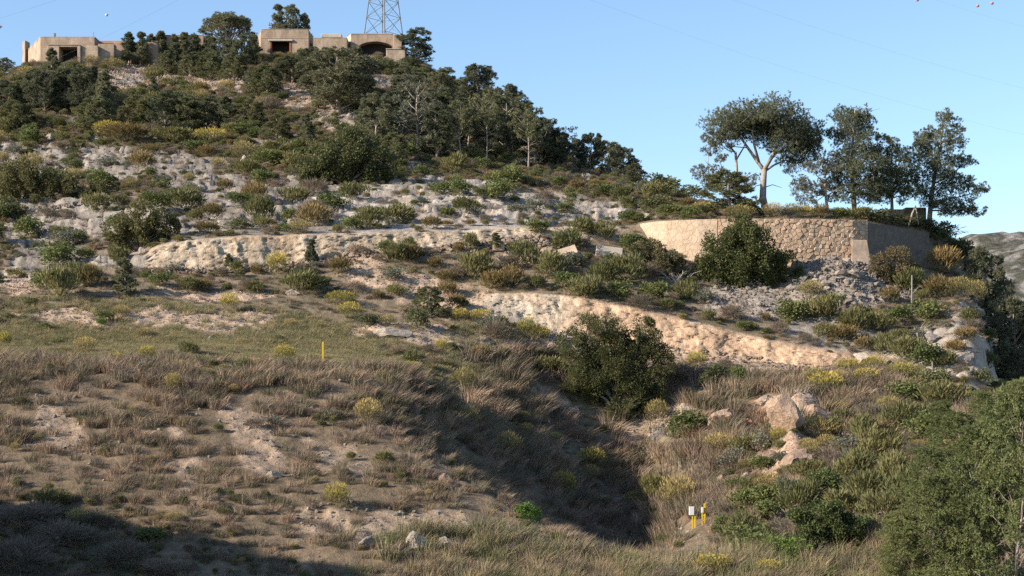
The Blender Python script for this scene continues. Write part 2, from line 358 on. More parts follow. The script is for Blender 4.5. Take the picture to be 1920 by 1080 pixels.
soil = sstep(0.42, 0.80, blur(soil, 9) + 0.95*fbm(TX*0.8, TY*0.6, 31.0, 5))*np.where(R2 < 5, 0.85, 1.0)
for p in (((185,118),(275,118),(300,170),(225,176),(195,140)), ((290,138),(475,138),(465,178),(300,170)), ((500,160),(605,160),(600,212),(515,208)), ((590,200),(690,212),(700,256),(600,240)), ((100,116),(200,112),(215,128),(110,128))): soil = np.maximum(soil, blur(zone(p), 3))
green = blur(zone([(0,625),(640,630),(700,670),(840,690),(640,705),(400,705),(0,690)]), 8)
rubble = np.maximum(zone([(1480,500),(1560,494),(1640,505),(1700,560),(1640,575),(1470,560)]), zone([(1290,540),(1440,530),(1500,590),(1420,610),(1330,590)]))
rubble = np.maximum(rubble, zone([(1000,610),(1100,640),(1090,665),(980,660),(870,640)]))
# relief
n_big = fbm(TX*0.10, TY*0.10, 0.5, 3); n_mid = fbm(TX*0.45, TY*0.45, 2.5, 4); n_fin = fbm(TX*1.6, TY*1.6, 4.5, 3)
infr = (R2 > 2) & (R2 < 13.8)
prot = 1 - np.clip(keep*1.2, 0, 1)
dz = infr*(0.35*n_big*prot + 0.28*n_mid*prot + 0.10*n_fin*prot)
f1, gap, cid, ox, oy = worley(TX*0.26 + 1.1*n_mid, TY*0.30 + 0.8*n_mid)
f1b, gapb, cidb, oxb, oyb = worley(TX*0.75 + 0.5*n_fin, TY*0.8 + 0.5*n_fin, 5)
slab = (0.1+0.8*cid + (cid-0.5)*1.3*ox + 0.55*oy) * sstep(0.0, 0.10, gap) + (0.10*cidb + 0.25*(cidb-0.5)*oxb)*sstep(0, 0.10, gapb)
rs = rockm*np.where(R2 > 9, 1.0, 0.8)
for it in range(1):
    B = rs.copy(); B[1:-1, 1:-1] = (rs[:-2, 1:-1]+rs[2:, 1:-1]+rs[1:-1, :-2]+rs[1:-1, 2:]+4*rs[1:-1, 1:-1])/8; rs = B
zz_ = TZ + 0.9*n_mid + 0.5*n_big + 0.3*cid; tt = (zz_/1.25) % 1.0
shelf = 1.25*(sstep(0.72, 0.98, tt)-tt)
dz += rs*(slab*0.36 + np.where(R2 > 9, 0.75, 0.3)*shelf)*prot
dz += rubble*(0.25*cidb*sstep(0, 0.2, gapb))
dz += soil*0.18*n_fin
# individual land forms: rubble heap, hollow, earth banks, spoil heap
def bumpat(px, py, rx, ry, h):
    return h*np.exp(-((U-px)/rx)**2 - ((PYB-py)/ry)**2)
dz += bumpat(1560, 530, 75, 26, 1.3) + bumpat(740, 622, 90, 10, 0.6)*prot - bumpat(1425, 785, 34, 26, 1.7) + bumpat(1500, 790, 44, 30, 1.7) + bumpat(1480, 852, 34, 26, 1.3)
dz += bumpat(1810, 585, 45, 22, 1.0)*infr + bumpat(1820, 660, 36, 20, 1.2) + bumpat(1815, 725, 30, 14, 1.0)
TZ = TZ + dz
# cut faces: ribs and hollows pushed in and out of the face
rib = fbm(TX*1.1, TZ*0.35, 8.0, 4); rib2 = fbm(TX*3.0+1.2*TZ, TZ*0.45, 12.0, 3)
rib3 = fbm(TX*7.0, TZ*5.0, 33.0, 2)
fc = worley(TX*0.9+0.6*rib, TZ*0.9+0.5*rib2, 9)
TY = TY + scarpU*(0.24*rib + 0.12*rib2 + 0.07*rib3 + 0.16*(fc[2]-0.5)*sstep(0, 0.15, fc[1])) + scarpL*(0.26*rib + 0.08*rib2 + 0.08*rib3 + 0.22*(fc[2]-0.5)*sstep(0, 0.15, fc[1]))
TZ = TZ + (scarpU+scarpL)*0.04*rib3
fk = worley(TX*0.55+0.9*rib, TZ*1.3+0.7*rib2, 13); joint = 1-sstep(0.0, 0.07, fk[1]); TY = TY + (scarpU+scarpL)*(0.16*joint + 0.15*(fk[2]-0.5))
cliff = ((U > 1845) & (R2 > 6) & (R2 < 9.2)).astype(float)
TY = TY + cliff*0.8*rib
TX = (U-960)/F*TY
# colour of the ground, with the cliff's shade painted in
def C(*c): return np.array(c)[None, None, :]
mA = sstep(-0.4, 0.4, n_mid)[..., None]; mB = sstep(-0.5, 0.5, n_fin)[..., None]; mC = sstep(-0.4, 0.4, n_big)[..., None]
base = C(0.26,0.195,0.132)*(1-mA) + C(0.19,0.145,0.09)*mA
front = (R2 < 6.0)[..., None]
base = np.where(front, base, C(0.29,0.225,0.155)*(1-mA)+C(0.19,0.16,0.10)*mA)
def lay(mask, col):
    global base
    mk = np.clip(mask, 0, 1)[..., None]; base = base*(1-mk)+col*mk
lay(green*0.8, C(0.22,0.175,0.11)*(1-mB)+C(0.28,0.225,0.15)*mB)
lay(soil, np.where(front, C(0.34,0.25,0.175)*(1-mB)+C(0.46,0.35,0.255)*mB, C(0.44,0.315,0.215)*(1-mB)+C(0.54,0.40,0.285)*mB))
rc = C(0.25,0.22,0.19)*(1-mB)+C(0.41,0.365,0.31)*mB
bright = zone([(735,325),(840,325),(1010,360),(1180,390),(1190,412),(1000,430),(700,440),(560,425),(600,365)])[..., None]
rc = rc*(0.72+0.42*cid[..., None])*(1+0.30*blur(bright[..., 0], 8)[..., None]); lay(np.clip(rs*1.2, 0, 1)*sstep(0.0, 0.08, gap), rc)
lay(rubble, C(0.34,0.29,0.24)*(1-mB)+C(0.46,0.40,0.33)*mB)
mR = sstep(-0.4, 0.4, rib3)[..., None]; mF = (0.78+0.40*fc[2])[..., None]
cream = (C(0.60,0.50,0.375)*(1-mR)+C(0.48,0.375,0.265)*mR)*mF
och = sstep(0.05, 0.45, fbm(TX*0.5, TZ*0.8, 21, 4))[..., None]
lay(scarpU, cream*(1-0.6*och) + C(0.46,0.32,0.19)*0.6*och)
tan = (C(0.50,0.345,0.225)*(1-mR)+C(0.60,0.43,0.295)*mR)*mF
pale = (1-sstep(1030, 1110, U))[..., None]
lay(scarpL, tan*(1-pale) + (C(0.58,0.49,0.37)*mF*(1-0.5*och)+tan*0.5*och)*pale)
lay((scarpU+scarpL)*joint*0.5, C(0.30,0.22,0.15)); lay(cliff, C(0.33,0.28,0.235)*(1-mB)+C(0.42,0.36,0.30)*mB)  # cliff laid in a lowered grey that paints the shade of its turned face
lay(((U > 1640) & rockm.astype(bool) & (R2 < 9)).astype(float), C(0.40,0.34,0.275)*(1-mB)+C(0.56,0.48,0.385)*mB)
lay(np.exp(-((U-1425)/32)**2-((PYB-785)/26)**2)*1.3, C(0.30,0.14,0.085))
lay(np.exp(-((U-1500)/54)**2-((PYB-790)/34)**2)*1.5, C(0.52,0.37,0.26)); lay(np.exp(-((U-1485)/46)**2-((PYB-855)/36)**2)*1.5, C(0.50,0.355,0.25))
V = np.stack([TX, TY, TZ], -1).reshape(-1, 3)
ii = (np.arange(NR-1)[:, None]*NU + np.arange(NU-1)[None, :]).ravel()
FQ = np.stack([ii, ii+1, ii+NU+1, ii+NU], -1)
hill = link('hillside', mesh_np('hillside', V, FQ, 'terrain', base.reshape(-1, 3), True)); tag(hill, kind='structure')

PYF = HZ - TZ/TY*F
def ground(px, py):
    """the point of the hillside that shows at a place of the survey photograph"""
    k = int(np.clip(np.searchsorted(ucol, px), 1, NU-1)); t = (px-ucol[k-1])/(ucol[k]-ucol[k-1])
    y = TY[:, k-1]*(1-t)+TY[:, k]*t; z = TZ[:, k-1]*(1-t)+TZ[:, k]*t; q = HZ - z/y*F
    i = np.argmax(q <= py)
    if i == 0: i = int(np.argmin(q))
    a = np.clip((q[i-1]-py)/max(q[i-1]-q[i], 1e-6), 0, 1)
    Y = y[i-1]*(1-a)+y[i]*a; Zz = z[i-1]*(1-a)+z[i]*a
    return Vector((PX(px, Y), Y, Zz))
def ground_at(px, Y):
    k = int(np.clip(np.searchsorted(ucol, px), 1, NU-1))
    Zz = float(np.interp(Y, TY[:, k], TZ[:, k])); return Vector((PX(px, Y), Y, Zz))

# wide ground sheet out to the horizon, and the rocky hill across the valley
g = MB(); g.add([(-5000,-3000,-9.5),(5000,-3000,-9.5),(5000,6000,-9.5),(-5000,6000,-9.5)], [(0,1,2,3)])
tag(g.build('ground', 'scrub_ground'), kind='structure')
a = np.linspace(0, 1, 220); bq = np.linspace(0, 1, 120)
hx, ht = np.meshgrid(a, bq)
hX = 150 + 1000*hx; hY = 560 + 420*ht + 120*hx
crest = 108 + 60*sstep(0.05, 0.6, hx) + 14*fbm(hX*0.012, hY*0.012, 3, 4)
hZ = -12 + (crest+12)*sstep(0, 1, ht)*sstep(-0.05, 0.13, hx) + 9*fbm(hX*0.03, hY*0.03, 6, 5)*sstep(0, 0.3, ht)
hn = fbm(hX*0.13, hY*0.13, 9, 5, 0.65); hm = sstep(0.02, 0.16, hn)[..., None]
hc = np.array((0.105,0.105,0.08))*(1-hm)+np.array((0.34,0.32,0.29))*hm
i2 = (np.arange(119)[:, None]*220+np.arange(219)[None, :]).ravel()
dh = link('distant_hill', mesh_np('distant_hill', np.stack([hX, hY, hZ], -1).reshape(-1, 3), np.stack([i2, i2+1, i2+221, i2+220], -1), None, hc.reshape(-1, 3), True))
M['far'] = attr_mat('far_rock_and_scrub', 0.25, 0.35, 1.5, 0.8, 3.0); dh.data.materials.append(M['far']); tag(dh, kind='structure')
# the bank off to the side whose shadow lies over the near grass
q1, q2 = np.meshgrid(np.linspace(0, 1, 60), np.linspace(-1, 1, 40))
ax = -62 + 36*q1; ay = 74 - 44.6*q1
wdt = np.where(q2 > 0, 24, 11); bX = ax - 0.78*q2*wdt; bY = ay - 0.62*q2*wdt
bZ = -9.6 + (20.6 + 4.0*fbm(bX*0.22, bY*0.22, 2, 5, 0.7))*np.clip(1-np.abs(q2), 0, 1)**0.8*sstep(1.0, 0.85, q1)*sstep(0.04, 0.27, q1)
i3 = (np.arange(39)[:, None]*60+np.arange(59)[None, :]).ravel()
bank = link('scrub_bank', mesh_np('scrub_bank', np.stack([bX, bY, bZ], -1).reshape(-1, 3), np.stack([i3, i3+60, i3+61, i3+1], -1), 'scrub_ground', None, True)); tag(bank, kind='structure')

# ------------------------------------------------------------------ plant and rock builders
def unit(v): return v/np.maximum(np.linalg.norm(v, axis=-1, keepdims=True), 1e-9)
def leaves(p, d, l, w, col, rng, jit=0.25):
    """diamond leaves at p along d"""
    n = len(p); d = unit(d); side = unit(np.cross(d, rng.normal(size=(n, 3))))
    l = np.broadcast_to(l, n)[:, None]; w = np.broadcast_to(w, n)[:, None]
    V = np.stack([p, p+d*l*0.45+side*w/2, p+d*l, p+d*l*0.45-side*w/2], 1).reshape(-1, 3)
    col = np.broadcast_to(col, (n, 3)) * (1+jit*rng.uniform(-1, 1, (n, 1)))
    return V, np.arange(4*n).reshape(-1, 4), np.repeat(col, 4, 0)
def join(parts):
    Vs, Fs, Cs, o = [], [], [], 0
    for v, f, c in parts: Vs.append(v); Fs.append(f+o); Cs.append(c); o += len(v)
    return np.concatenate(Vs), np.concatenate(Fs), np.concatenate(Cs)
def sph(rng, n): return unit(rng.normal(size=(n, 3)))

def bush_mesh(name, seed, style, c1, c2, tip=None, n=1000, lobes=9, size=0.1):
    """unit bush: base at z=0, about 1 wide and 1 high, made of lobes of leaves"""
    rng = np.random.default_rng(seed); parts = []; c1 = np.array(c1); c2 = np.array(c2)
    L = []
    for k in range(lobes):
        a = rng.uniform(0, 6.28); r = 0.33*math.sqrt(rng.random()); L.append((r*math.cos(a), r*math.sin(a), rng.uniform(0.18, 0.62), rng.uniform(0.15, 0.27)))
    if tip is not None and style == 'upright': L = [(a_*0.7, b__*0.7, 0.42+0.25*(c__-0.4), d__*0.75) for a_, b__, c__, d__ in L] + [(0, 0, 0.42, 0.43)]*2
    L.append((0, 0, 0.3, 0.34))
    w = np.array([q[3]**2 for q in L]); w /= w.sum()
    for (x, y, z, r), ww in zip(L, w):
        m = max(12, int(n*ww)); s = sph(rng, m); s[:, 2] = np.abs(s[:, 2]*1.0)*np.where(rng.random(m) < 0.8, 1, -1)
        rad = r*rng.uniform(0.62, 1.05, (m, 1)); p = np.array((x, y, z)) + s*rad*np.array((1, 1, 1.05))
        p[:, 2] = np.maximum(p[:, 2], 0.01)
        mixk = rng.random()*0.6 + 0.4*rng.random((m, 1)); c = c1*(1-mixk)+c2*mixk
        if style == 'upright':
            d = s*0.55 + np.array((0.12, 0, 0.95)) + rng.normal(size=(m, 3))*0.25
            ln = size*rng.uniform(1.3, 2.8, m); wd = size*rng.uniform(0.22, 0.42, m)
        elif style == 'twig':
            d = s*0.9 + np.array((0.1, 0, 0.5)) + rng.normal(size=(m, 3))*0.4; ln = size*rng.uniform(1.5, 3.0, m); wd = size*rng.uniform(0.10, 0.22, m)
        else:
            d = s*0.7 + rng.normal(size=(m, 3))*0.6 + np.array((0, 0, 0.2)); ln = size*rng.uniform(0.7, 1.3, m); wd = size*rng.uniform(0.45, 0.8, m)
        if tip is not None:
            sel = (rng.random(m) < np.clip(0.15+1.3*(s[:, 2]), 0, 0.85)) & (rad[:, 0] > r*0.78)
            c = np.where(sel[:, None], np.array(tip)*(0.75+0.5*rng.random((m, 1))), c)
        parts.append(leaves(p, d, ln, wd, c, rng))
    V, Fc, Cc = join(parts)
    return mesh_np(name, V, Fc, 'leaf', Cc)

BUSH = {
 'rosemary': [bush_mesh('rosemary', 100+i, 'upright', (0.167,0.174,0.071), (0.258,0.244,0.110), n=1200, size=0.085) for i in range(5)],
 'mastic': [bush_mesh('mastic', 120+i, 'leaf', (0.142,0.174,0.064), (0.213,0.244,0.091), n=1400, size=0.075) for i in range(4)],
 'dark': [bush_mesh('dark', 140+i, 'leaf', (0.129,0.146,0.073), (0.190,0.199,0.095), n=1400, size=0.075) for i in range(3)],
 'yellow': [bush_mesh('yellow', 160+i, 'upright', (0.220,0.220,0.096), (0.297,0.270,0.115), (0.62,0.50,0.10), n=1900, lobes=6, size=0.048) for i in range(4)],
 'dull': [bush_mesh('dull', 180+i, 'upright', (0.244,0.220,0.115), (0.299,0.253,0.138), (0.50,0.40,0.15), n=1900, lobes=6, size=0.048) for i in range(3)],
 'heather': [bush_mesh('heather', 200+i, 'twig', (0.258,0.206,0.155), (0.29,0.235,0.175), n=1100, size=0.10) for i in range(4)],
 'russet': [bush_mesh('russet', 220+i, 'upright', (0.202,0.168,0.078), (0.246,0.196,0.090), (0.30,0.21,0.09), n=1100, size=0.085) for i in range(3)],
 'blue': [bush_mesh('blue', 240+i, 'leaf', (0.180,0.199,0.148), (0.258,0.258,0.193), n=1000, size=0.07) for i in range(3)],
 'bright': [bush_mesh('bright', 260+i, 'leaf', (0.115,0.206,0.045), (0.193,0.297,0.064), n=1200, size=0.075) for i in range(2)],
}
BNAME = {'rosemary': ('rosemary_bush', 'olive green rosemary bush', 'bush'), 'mastic': ('mastic_bush', 'mid green rounded leafy bush', 'bush'),
 'dark': ('evergreen_bush', 'dark green dense bush', 'bush'), 'yellow': ('flowering_spurge', 'bright yellow topped round bush', 'bush'),
 'dull': ('spurge_bush', 'dull yellow straw coloured round bush', 'bush'), 'heather': ('heather_bush', 'grey brown twiggy bush', 'bush'),
 'russet': ('russet_shrub', 'rusty brown and olive bush', 'shrub'), 'blue': ('lavender_bush', 'silvery grey green low bush', 'bush'), 'bright': ('fresh_green_bush', 'fresh green round bush', 'bush')}

PINE_LEAF = ((0.168,0.185,0.11), (0.255,0.265,0.16))
def pine_meshes(name, seed, kind, nl=16, sub=9, tuft=7, needle=0.045, col=PINE_LEAF, trunk_r=0.022, lean=0.0, dead=0, open_=1.0):
    """unit pine, 1 high, crown about 0.6 wide: (trunk mesh, crown mesh); the crown is lobes of needle clumps"""
    rng = np.random.default_rng(seed); R = random.Random(seed); c1, c2 = np.array(col[0]), np.array(col[1]); tb = MB(); lobes = []
    def trunk_at(t): return np.array((lean*t*t + 0.02*math.sin(t*7+seed), 0.015*math.sin(t*5+seed*2), t))
    if kind == 'umbrella':
        fork = 0.34; pts = [trunk_at(t)+np.array((0.035*math.sin(t*9), 0, 0)) for t in np.linspace(-0.06, fork, 6)]
        tb.tube(pts, [trunk_r*1.7, trunk_r*1.3, trunk_r*1.1, trunk_r, trunk_r*0.95, trunk_r*0.85], 8); top = pts[-1]
        for k in range(nl):
            a = k*2.399 + R.uniform(-.3, .3); rr = 0.31*math.sqrt((k+0.5)/nl)*R.uniform(0.85, 1.08); r = R.uniform(0.075, 0.105)
            zz = 0.90 - 2.6*rr*rr*R.uniform(0.8, 1.25) - (0.16*R.random() if k % 3 == 0 else 0); lobes.append((rr*math.cos(a)+0.02, rr*math.sin(a), zz, r))
            if k % 2 == 0:
                end = np.array(lobes[-1][:3]); mid = top*0.5+end*0.5+np.array((R.uniform(-.03, .03), R.uniform(-.03, .03), -0.03+R.uniform(-.02, .02))); m2 = mid*0.5+end*0.5+np.array((R.uniform(-.02, .02), 0, R.uniform(-.01, .02)))
                tb.tube([top-np.array((0, 0, 0.05*R.random())), mid, m2, end], [trunk_r*0.55, trunk_r*0.36, trunk_r*0.24, trunk_r*0.1], 5)
                for j in range(2):
                    e2 = end+np.array((R.uniform(-.1, .1), R.uniform(-.1, .1), R.uniform(-.06, .06))); tb.tube([mid, e2], [trunk_r*0.18, trunk_r*0.05], 4)
    else:
        prof = {'cone': lambda t: 0.27*(1-t)**0.7*(0.6+0.4*math.sin(min(1, max(0, (t-0.08)/0.25))*1.57)), 'slim': lambda t: 0.20*(1-t)**0.75, 'slim2': lambda t: 0.30*(1-t)**0.6, 'round': lambda t: 0.25*math.sqrt(max(0.02, 1-((t-0.52)/0.5)**2)),
                'high': lambda t: 0.22*math.sqrt(max(0.02, 1-((t-0.74)/0.30)**2)), 'bushy': lambda t: 0.28*math.sqrt(max(0.05, 1-((t-0.34)/0.64)**2))}[kind]
        t0 = {'slim2': 0.03, 'cone': 0.16, 'slim': 0.08, 'round': 0.16, 'high': 0.50, 'bushy': 0.06}[kind]
        pts = [trunk_at(t) for t in np.linspace(-0.06, 0.93, 8)]; tb.tube(pts, [trunk_r*max(0.12, 1.25-1.15*i/7) for i in range(8)], 7)
        for k in range(nl):
            f_ = (k+0.5)/nl; t = t0 + (0.95-t0)*f_; a = k*2.399 + R.uniform(-.6, .6); rr = prof(t)*R.uniform(0.55, 1.15); r = {'slim2': 0.10, 'slim': 0.085, 'cone': 0.10, 'high': 0.095}.get(kind, 0.12)*(1.12-0.5*f_)*R.uniform(0.75, 1.2)
            c = trunk_at(min(t, 0.95)); end = np.array((c[0]+rr*math.cos(a), c[1]+rr*math.sin(a), min(0.99-r*0.8, t+0.08*(rr/0.25)*R.uniform(-.2, 1)))); lobes.append((*end, r))
            if rr > 0.05:
                s0 = trunk_at(max(0.02, t-0.10-0.25*rr)); tb.tube([s0, s0*0.45+end*0.55+np.array((0, 0, -0.015)), end], [trunk_r*0.38, trunk_r*0.24, trunk_r*0.08], 4)
    for k in range(dead):
        t = R.uniform(0.08, 0.5); a = R.uniform(0, 6.28); s0 = trunk_at(t); ln = R.uniform(0.12, 0.28)
        e = s0 + np.array((ln*math.cos(a), ln*math.sin(a), R.uniform(-0.04, 0.10))); tb.tube([s0, s0*0.5+e*0.5+np.array((0, 0, 0.02)), e], [trunk_r*0.3, trunk_r*0.2, trunk_r*0.06], 4)
        for j in range(2):
            e2 = e + np.array((R.uniform(-.08, .08), R.uniform(-.08, .08), R.uniform(-.05, .05))); tb.tube([s0*0.5+e*0.5, e2], [trunk_r*0.14, trunk_r*0.04], 3)
    parts = []; k = 9
    for (x, y, z, r) in lobes:
        q = max(4, int(sub*open_*R.uniform(0.8, 1.2))); cs = sph(rng, q); cs[:, 2] = cs[:, 2]*0.8+0.18; cc = np.array((x, y, z)) + cs*r*rng.uniform(0.55, 1.0, (q, 1)); lm = R.random()
        m = q*tuft; ci_ = np.repeat(np.arange(q), tuft); s = sph(rng, m); tp = cc[ci_] + s*r*0.36*rng.uniform(0.3, 1.0, (m, 1))
        p = np.repeat(tp, k, 0); d = np.repeat(s*0.6+cs[ci_]*0.6+np.array((0.10, 0, 0.30)), k, 0) + rng.normal(size=(m*k, 3))*0.5
        mk = 0.45*lm + 0.35*np.repeat(rng.random((q, 1))[ci_], k, 0) + 0.2*rng.random((m*k, 1)); parts.append(leaves(p, d, needle*rng.uniform(0.55, 1.15, m*k), needle*0.20, c1*(1-mk)+c2*mk, rng))
    V, Fc, Cc = join(parts)
    return tb.mesh(name+'_trunk', 'bark', True), mesh_np(name+'_crown', V, Fc, 'leaf', Cc)

GREYP = ((0.20,0.20,0.145), (0.285,0.28,0.205)); OLIVE = ((0.19,0.20,0.10), (0.285,0.285,0.145)); YOUNG = ((0.17,0.205,0.08), (0.265,0.29,0.12)); DARKP = ((0.155,0.168,0.105), (0.235,0.24,0.15))
PINE = {
 'umbrella': [pine_meshes('umbrella', 301, 'umbrella', 36, 12, 8, 0.036, trunk_r=0.022, dead=3)],
 'slim': [pine_meshes('slim', 321+i, 'slim', 18, 11, 8, 0.055, lean=0.03) for i in range(4)],
 'round': [pine_meshes('round', 331+i, 'round', 22, 12, 9, 0.046, lean=0.04) for i in range(3)],
 'dark': [pine_meshes('darkpine', 341+i, 'round', 30, 13, 10, 0.042, col=DARKP) for i in range(2)],
 'high': [pine_meshes('high', 351+i, 'high', 14, 8, 6, 0.044, col=OLIVE, trunk_r=0.014, dead=10) for i in range(3)],
 'bare': [pine_meshes('bare', 361+i, 'round', 20, 6, 5, 0.040, col=GREYP, trunk_r=0.018, dead=18, lean=-0.04) for i in range(2)],
 'bushy': [pine_meshes('bushy', 371+i, 'bushy', 22, 12, 8, 0.052, col=OLIVE) for i in range(2)],
 'young': [pine_meshes('young', 381+i, 'slim2', 50, 12, 10, 0.022, col=YOUNG, trunk_r=0.008, dead=3) for i in range(2)],
}
def rot_scale(o, sx, sy, sz, rz): o.scale = (sx, sy, sz); o.rotation_euler = (0, 0, rz)
_npine = [0]
def pine(px, py, h, w, kind, label, group=None, Y=None, name='pine_tree', rz=None, cat='pine tree', sink=0.0):
    g = ground(px, py) if Y is None else (ground_at(px, Y))
    base_py = HZ - g.z/g.y*F; k = g.y/F
    H = (h + (base_py-py if Y is not None else 0))*k; W = w*k/0.62*(1.35 if kind == 'slim' else 1.12)
    tm, cm = PINE[kind][_npine[0] % len(PINE[kind])]; _npine[0] += 1
    rz = rz if rz is not None else (_npine[0]*2.1) % 6.28
    t = empty(name, g - Vector((0, 0, sink))); rot_scale(t, W, W, H, rz)
    link('trunk', tm, t); link('crown', cm, t)
    return tag(t, label, cat, group)

def rock_mesh(name, seed, col, sub=3, cuts=13, rough=0.025):
    bm = bmesh.new(); bmesh.ops.create_icosphere(bm, subdivisions=sub, radius=1.0); rng = np.random.default_rng(seed)
    v = np.array([x.co for x in bm.verts]); nrm = sph(rng, cuts); dd = rng.uniform(0.42, 0.80, cuts)
    for n_, d_ in zip(nrm, dd):
        k = v@n_ - d_; v = v - np.outer(np.clip(k, 0, None), n_)
    v = v*(1+rough*rng.normal(size=(len(v), 1)))
    for x, c in zip(bm.verts, v): x.co = c
    me = bpy.data.meshes.new(name); bm.to_mesh(me); bm.free()
    a = me.color_attributes.new('col', 'FLOAT_COLOR', 'POINT'); c4 = np.ones((len(v), 4), np.float32)
    c4[:, :3] = np.array(col)*(1+0.1*rng.uniform(-1, 1, (len(v), 1))); a.data.foreach_set('color', c4.ravel())
    me.materials.append(M['rock']); return me
ROCK = {'pale': [rock_mesh('pale_rock', 400+i, (0.58,0.50,0.41)) for i in range(5)], 'tan': [rock_mesh('tan_rock', 410+i, (0.50,0.36,0.255)) for i in range(5)],
        'grey': [rock_mesh('grey_rock', 420+i, (0.42,0.37,0.32)) for i in range(5)]}
STONE = {'pale': [rock_mesh('pale_stone', 430+i, (0.54,0.46,0.375), 1, 7, 0.08) for i in range(4)], 'tan': [rock_mesh('tan_stone', 440+i, (0.46,0.34,0.245), 1, 7, 0.08) for i in range(4)],
         'white': [rock_mesh('white_stone', 460+i, (0.74,0.65,0.54), 1, 7, 0.08) for i in range(4)],
         'grey': [rock_mesh('grey_stone', 450+i, (0.40,0.35,0.295), 1, 7, 0.08) for i in range(4)]}
_nr = [0]
def rock(px, py, w, h, kind, label, name='boulder', cat='boulder', group=None, depth=None, rz=None, tilt=0.0, small=False):
    g = ground(px, py); k = g.y/F; lib = (STONE if small else ROCK)[kind]; me = lib[_nr[0] % len(lib)]; _nr[0] += 1
    o = link(name, me, None, g + Vector((0, (depth or w)*k*0.25, h*k*0.28)))
    o.scale = (w*k*0.56, (depth or w)*k*0.5, h*k*0.62); o.rotation_euler = (0, tilt, rz if rz is not None else (_nr[0]*1.7) % 0.8-0.4)
    return tag(o, label, cat, group)

# scatter over the hillside
e1 = V.reshape(NR, NU, 3); du = e1[:-1, 1:]-e1[:-1, :-1]; dv = e1[1:, :-1]-e1[:-1, :-1]
AREA = np.zeros((NR, NU)); AREA[:-1, :-1] = np.linalg.norm(np.cross(du, dv), axis=-1)
QMIN = np.minimum.accumulate(PYF, axis=0)               # rows hidden behind nearer ground are left out
VIS = (PYF <= QMIN+6) & (U > -120) & (U < 2040) & (PYF < 1180) & (R2 > 1.2) & (R2 < 13.95)
def sample(density, seed, cap=100000):
    rng = np.random.default_rng(seed); wgt = AREA*density*VIS; wgt[-1] = 0; wgt[:, -1] = 0
    n = min(cap, int(wgt.sum())); idx = rng.choice(wgt.size, n, p=(wgt/wgt.sum()).ravel()); r, c = np.unravel_index(idx, wgt.shape)
    a, b_ = rng.random((n, 1)), rng.random((n, 1)); p = e1[r, c] + a*(e1[r, c+1]-e1[r, c]) + b_*(e1[r+1, c]-e1[r, c])
    return p, r, c
def stuff(name, label, cat, pts, scl, rot, meshes, matrand=None):
    """one uncountable mass: meshes instanced on points"""
    coll = bpy.data.collections.new(name+'_pieces')
    for i, me in enumerate(meshes): coll.objects.link(bpy.data.objects.new('%s_piece_%02d' % (name, i), me))
    me = bpy.data.meshes.new(name); n = len(pts); me.vertices.add(n); me.vertices.foreach_set('co', np.ascontiguousarray(pts, np.float32).ravel())
    a = me.attributes.new('scl', 'FLOAT_VECTOR', 'POINT'); a.data.foreach_set('vector', np.ascontiguousarray(scl, np.float32).ravel())
    a = me.attributes.new('rot', 'FLOAT_VECTOR', 'POINT'); a.data.foreach_set('vector', np.ascontiguousarray(rot, np.float32).ravel())
    a = me.attributes.new('vid', 'INT', 'POINT'); a.data.foreach_set('value', np.random.default_rng(n).integers(0, len(meshes), n).astype(np.int32))
    o = link(name, me); tag(o, label, cat, kind='stuff')
    ng = bpy.data.node_groups.new(name, 'GeometryNodeTree')
    ng.interface.new_socket('Geometry', in_out='INPUT', socket_type='NodeSocketGeometry'); ng.interface.new_socket('Geometry', in_out='OUTPUT', socket_type='NodeSocketGeometry')
    gi = ng.nodes.new('NodeGroupInput'); go = ng.nodes.new('NodeGroupOutput'); ip = ng.nodes.new('GeometryNodeInstanceOnPoints'); ci = ng.nodes.new('GeometryNodeCollectionInfo')
    ci.inputs['Collection'].default_value = coll; ci.inputs['Separate Children'].default_value = True; ci.inputs['Reset Children'].default_value = True
    ip.inputs['Pick Instance'].default_value = True; L = ng.links.new
    def at(nm, ty):
        q = ng.nodes.new('GeometryNodeInputNamedAttribute'); q.data_type = ty; q.inputs['Name'].default_value = nm; return [s for s in q.outputs if s.enabled and s.name == 'Attribute'][0]
    L(gi.outputs[0], ip.inputs['Points']); L(ci.outputs[0], ip.inputs['Instance']); L(at('vid', 'INT'), ip.inputs['Instance Index'])
    L(at('rot', 'FLOAT_VECTOR'), ip.inputs['Rotation']); L(at('scl', 'FLOAT_VECTOR'), ip.inputs['Scale']); L(ip.outputs[0], go.inputs[0])
    md = o.modifiers.new('scatter', 'NODES'); md.node_group = ng
    return o
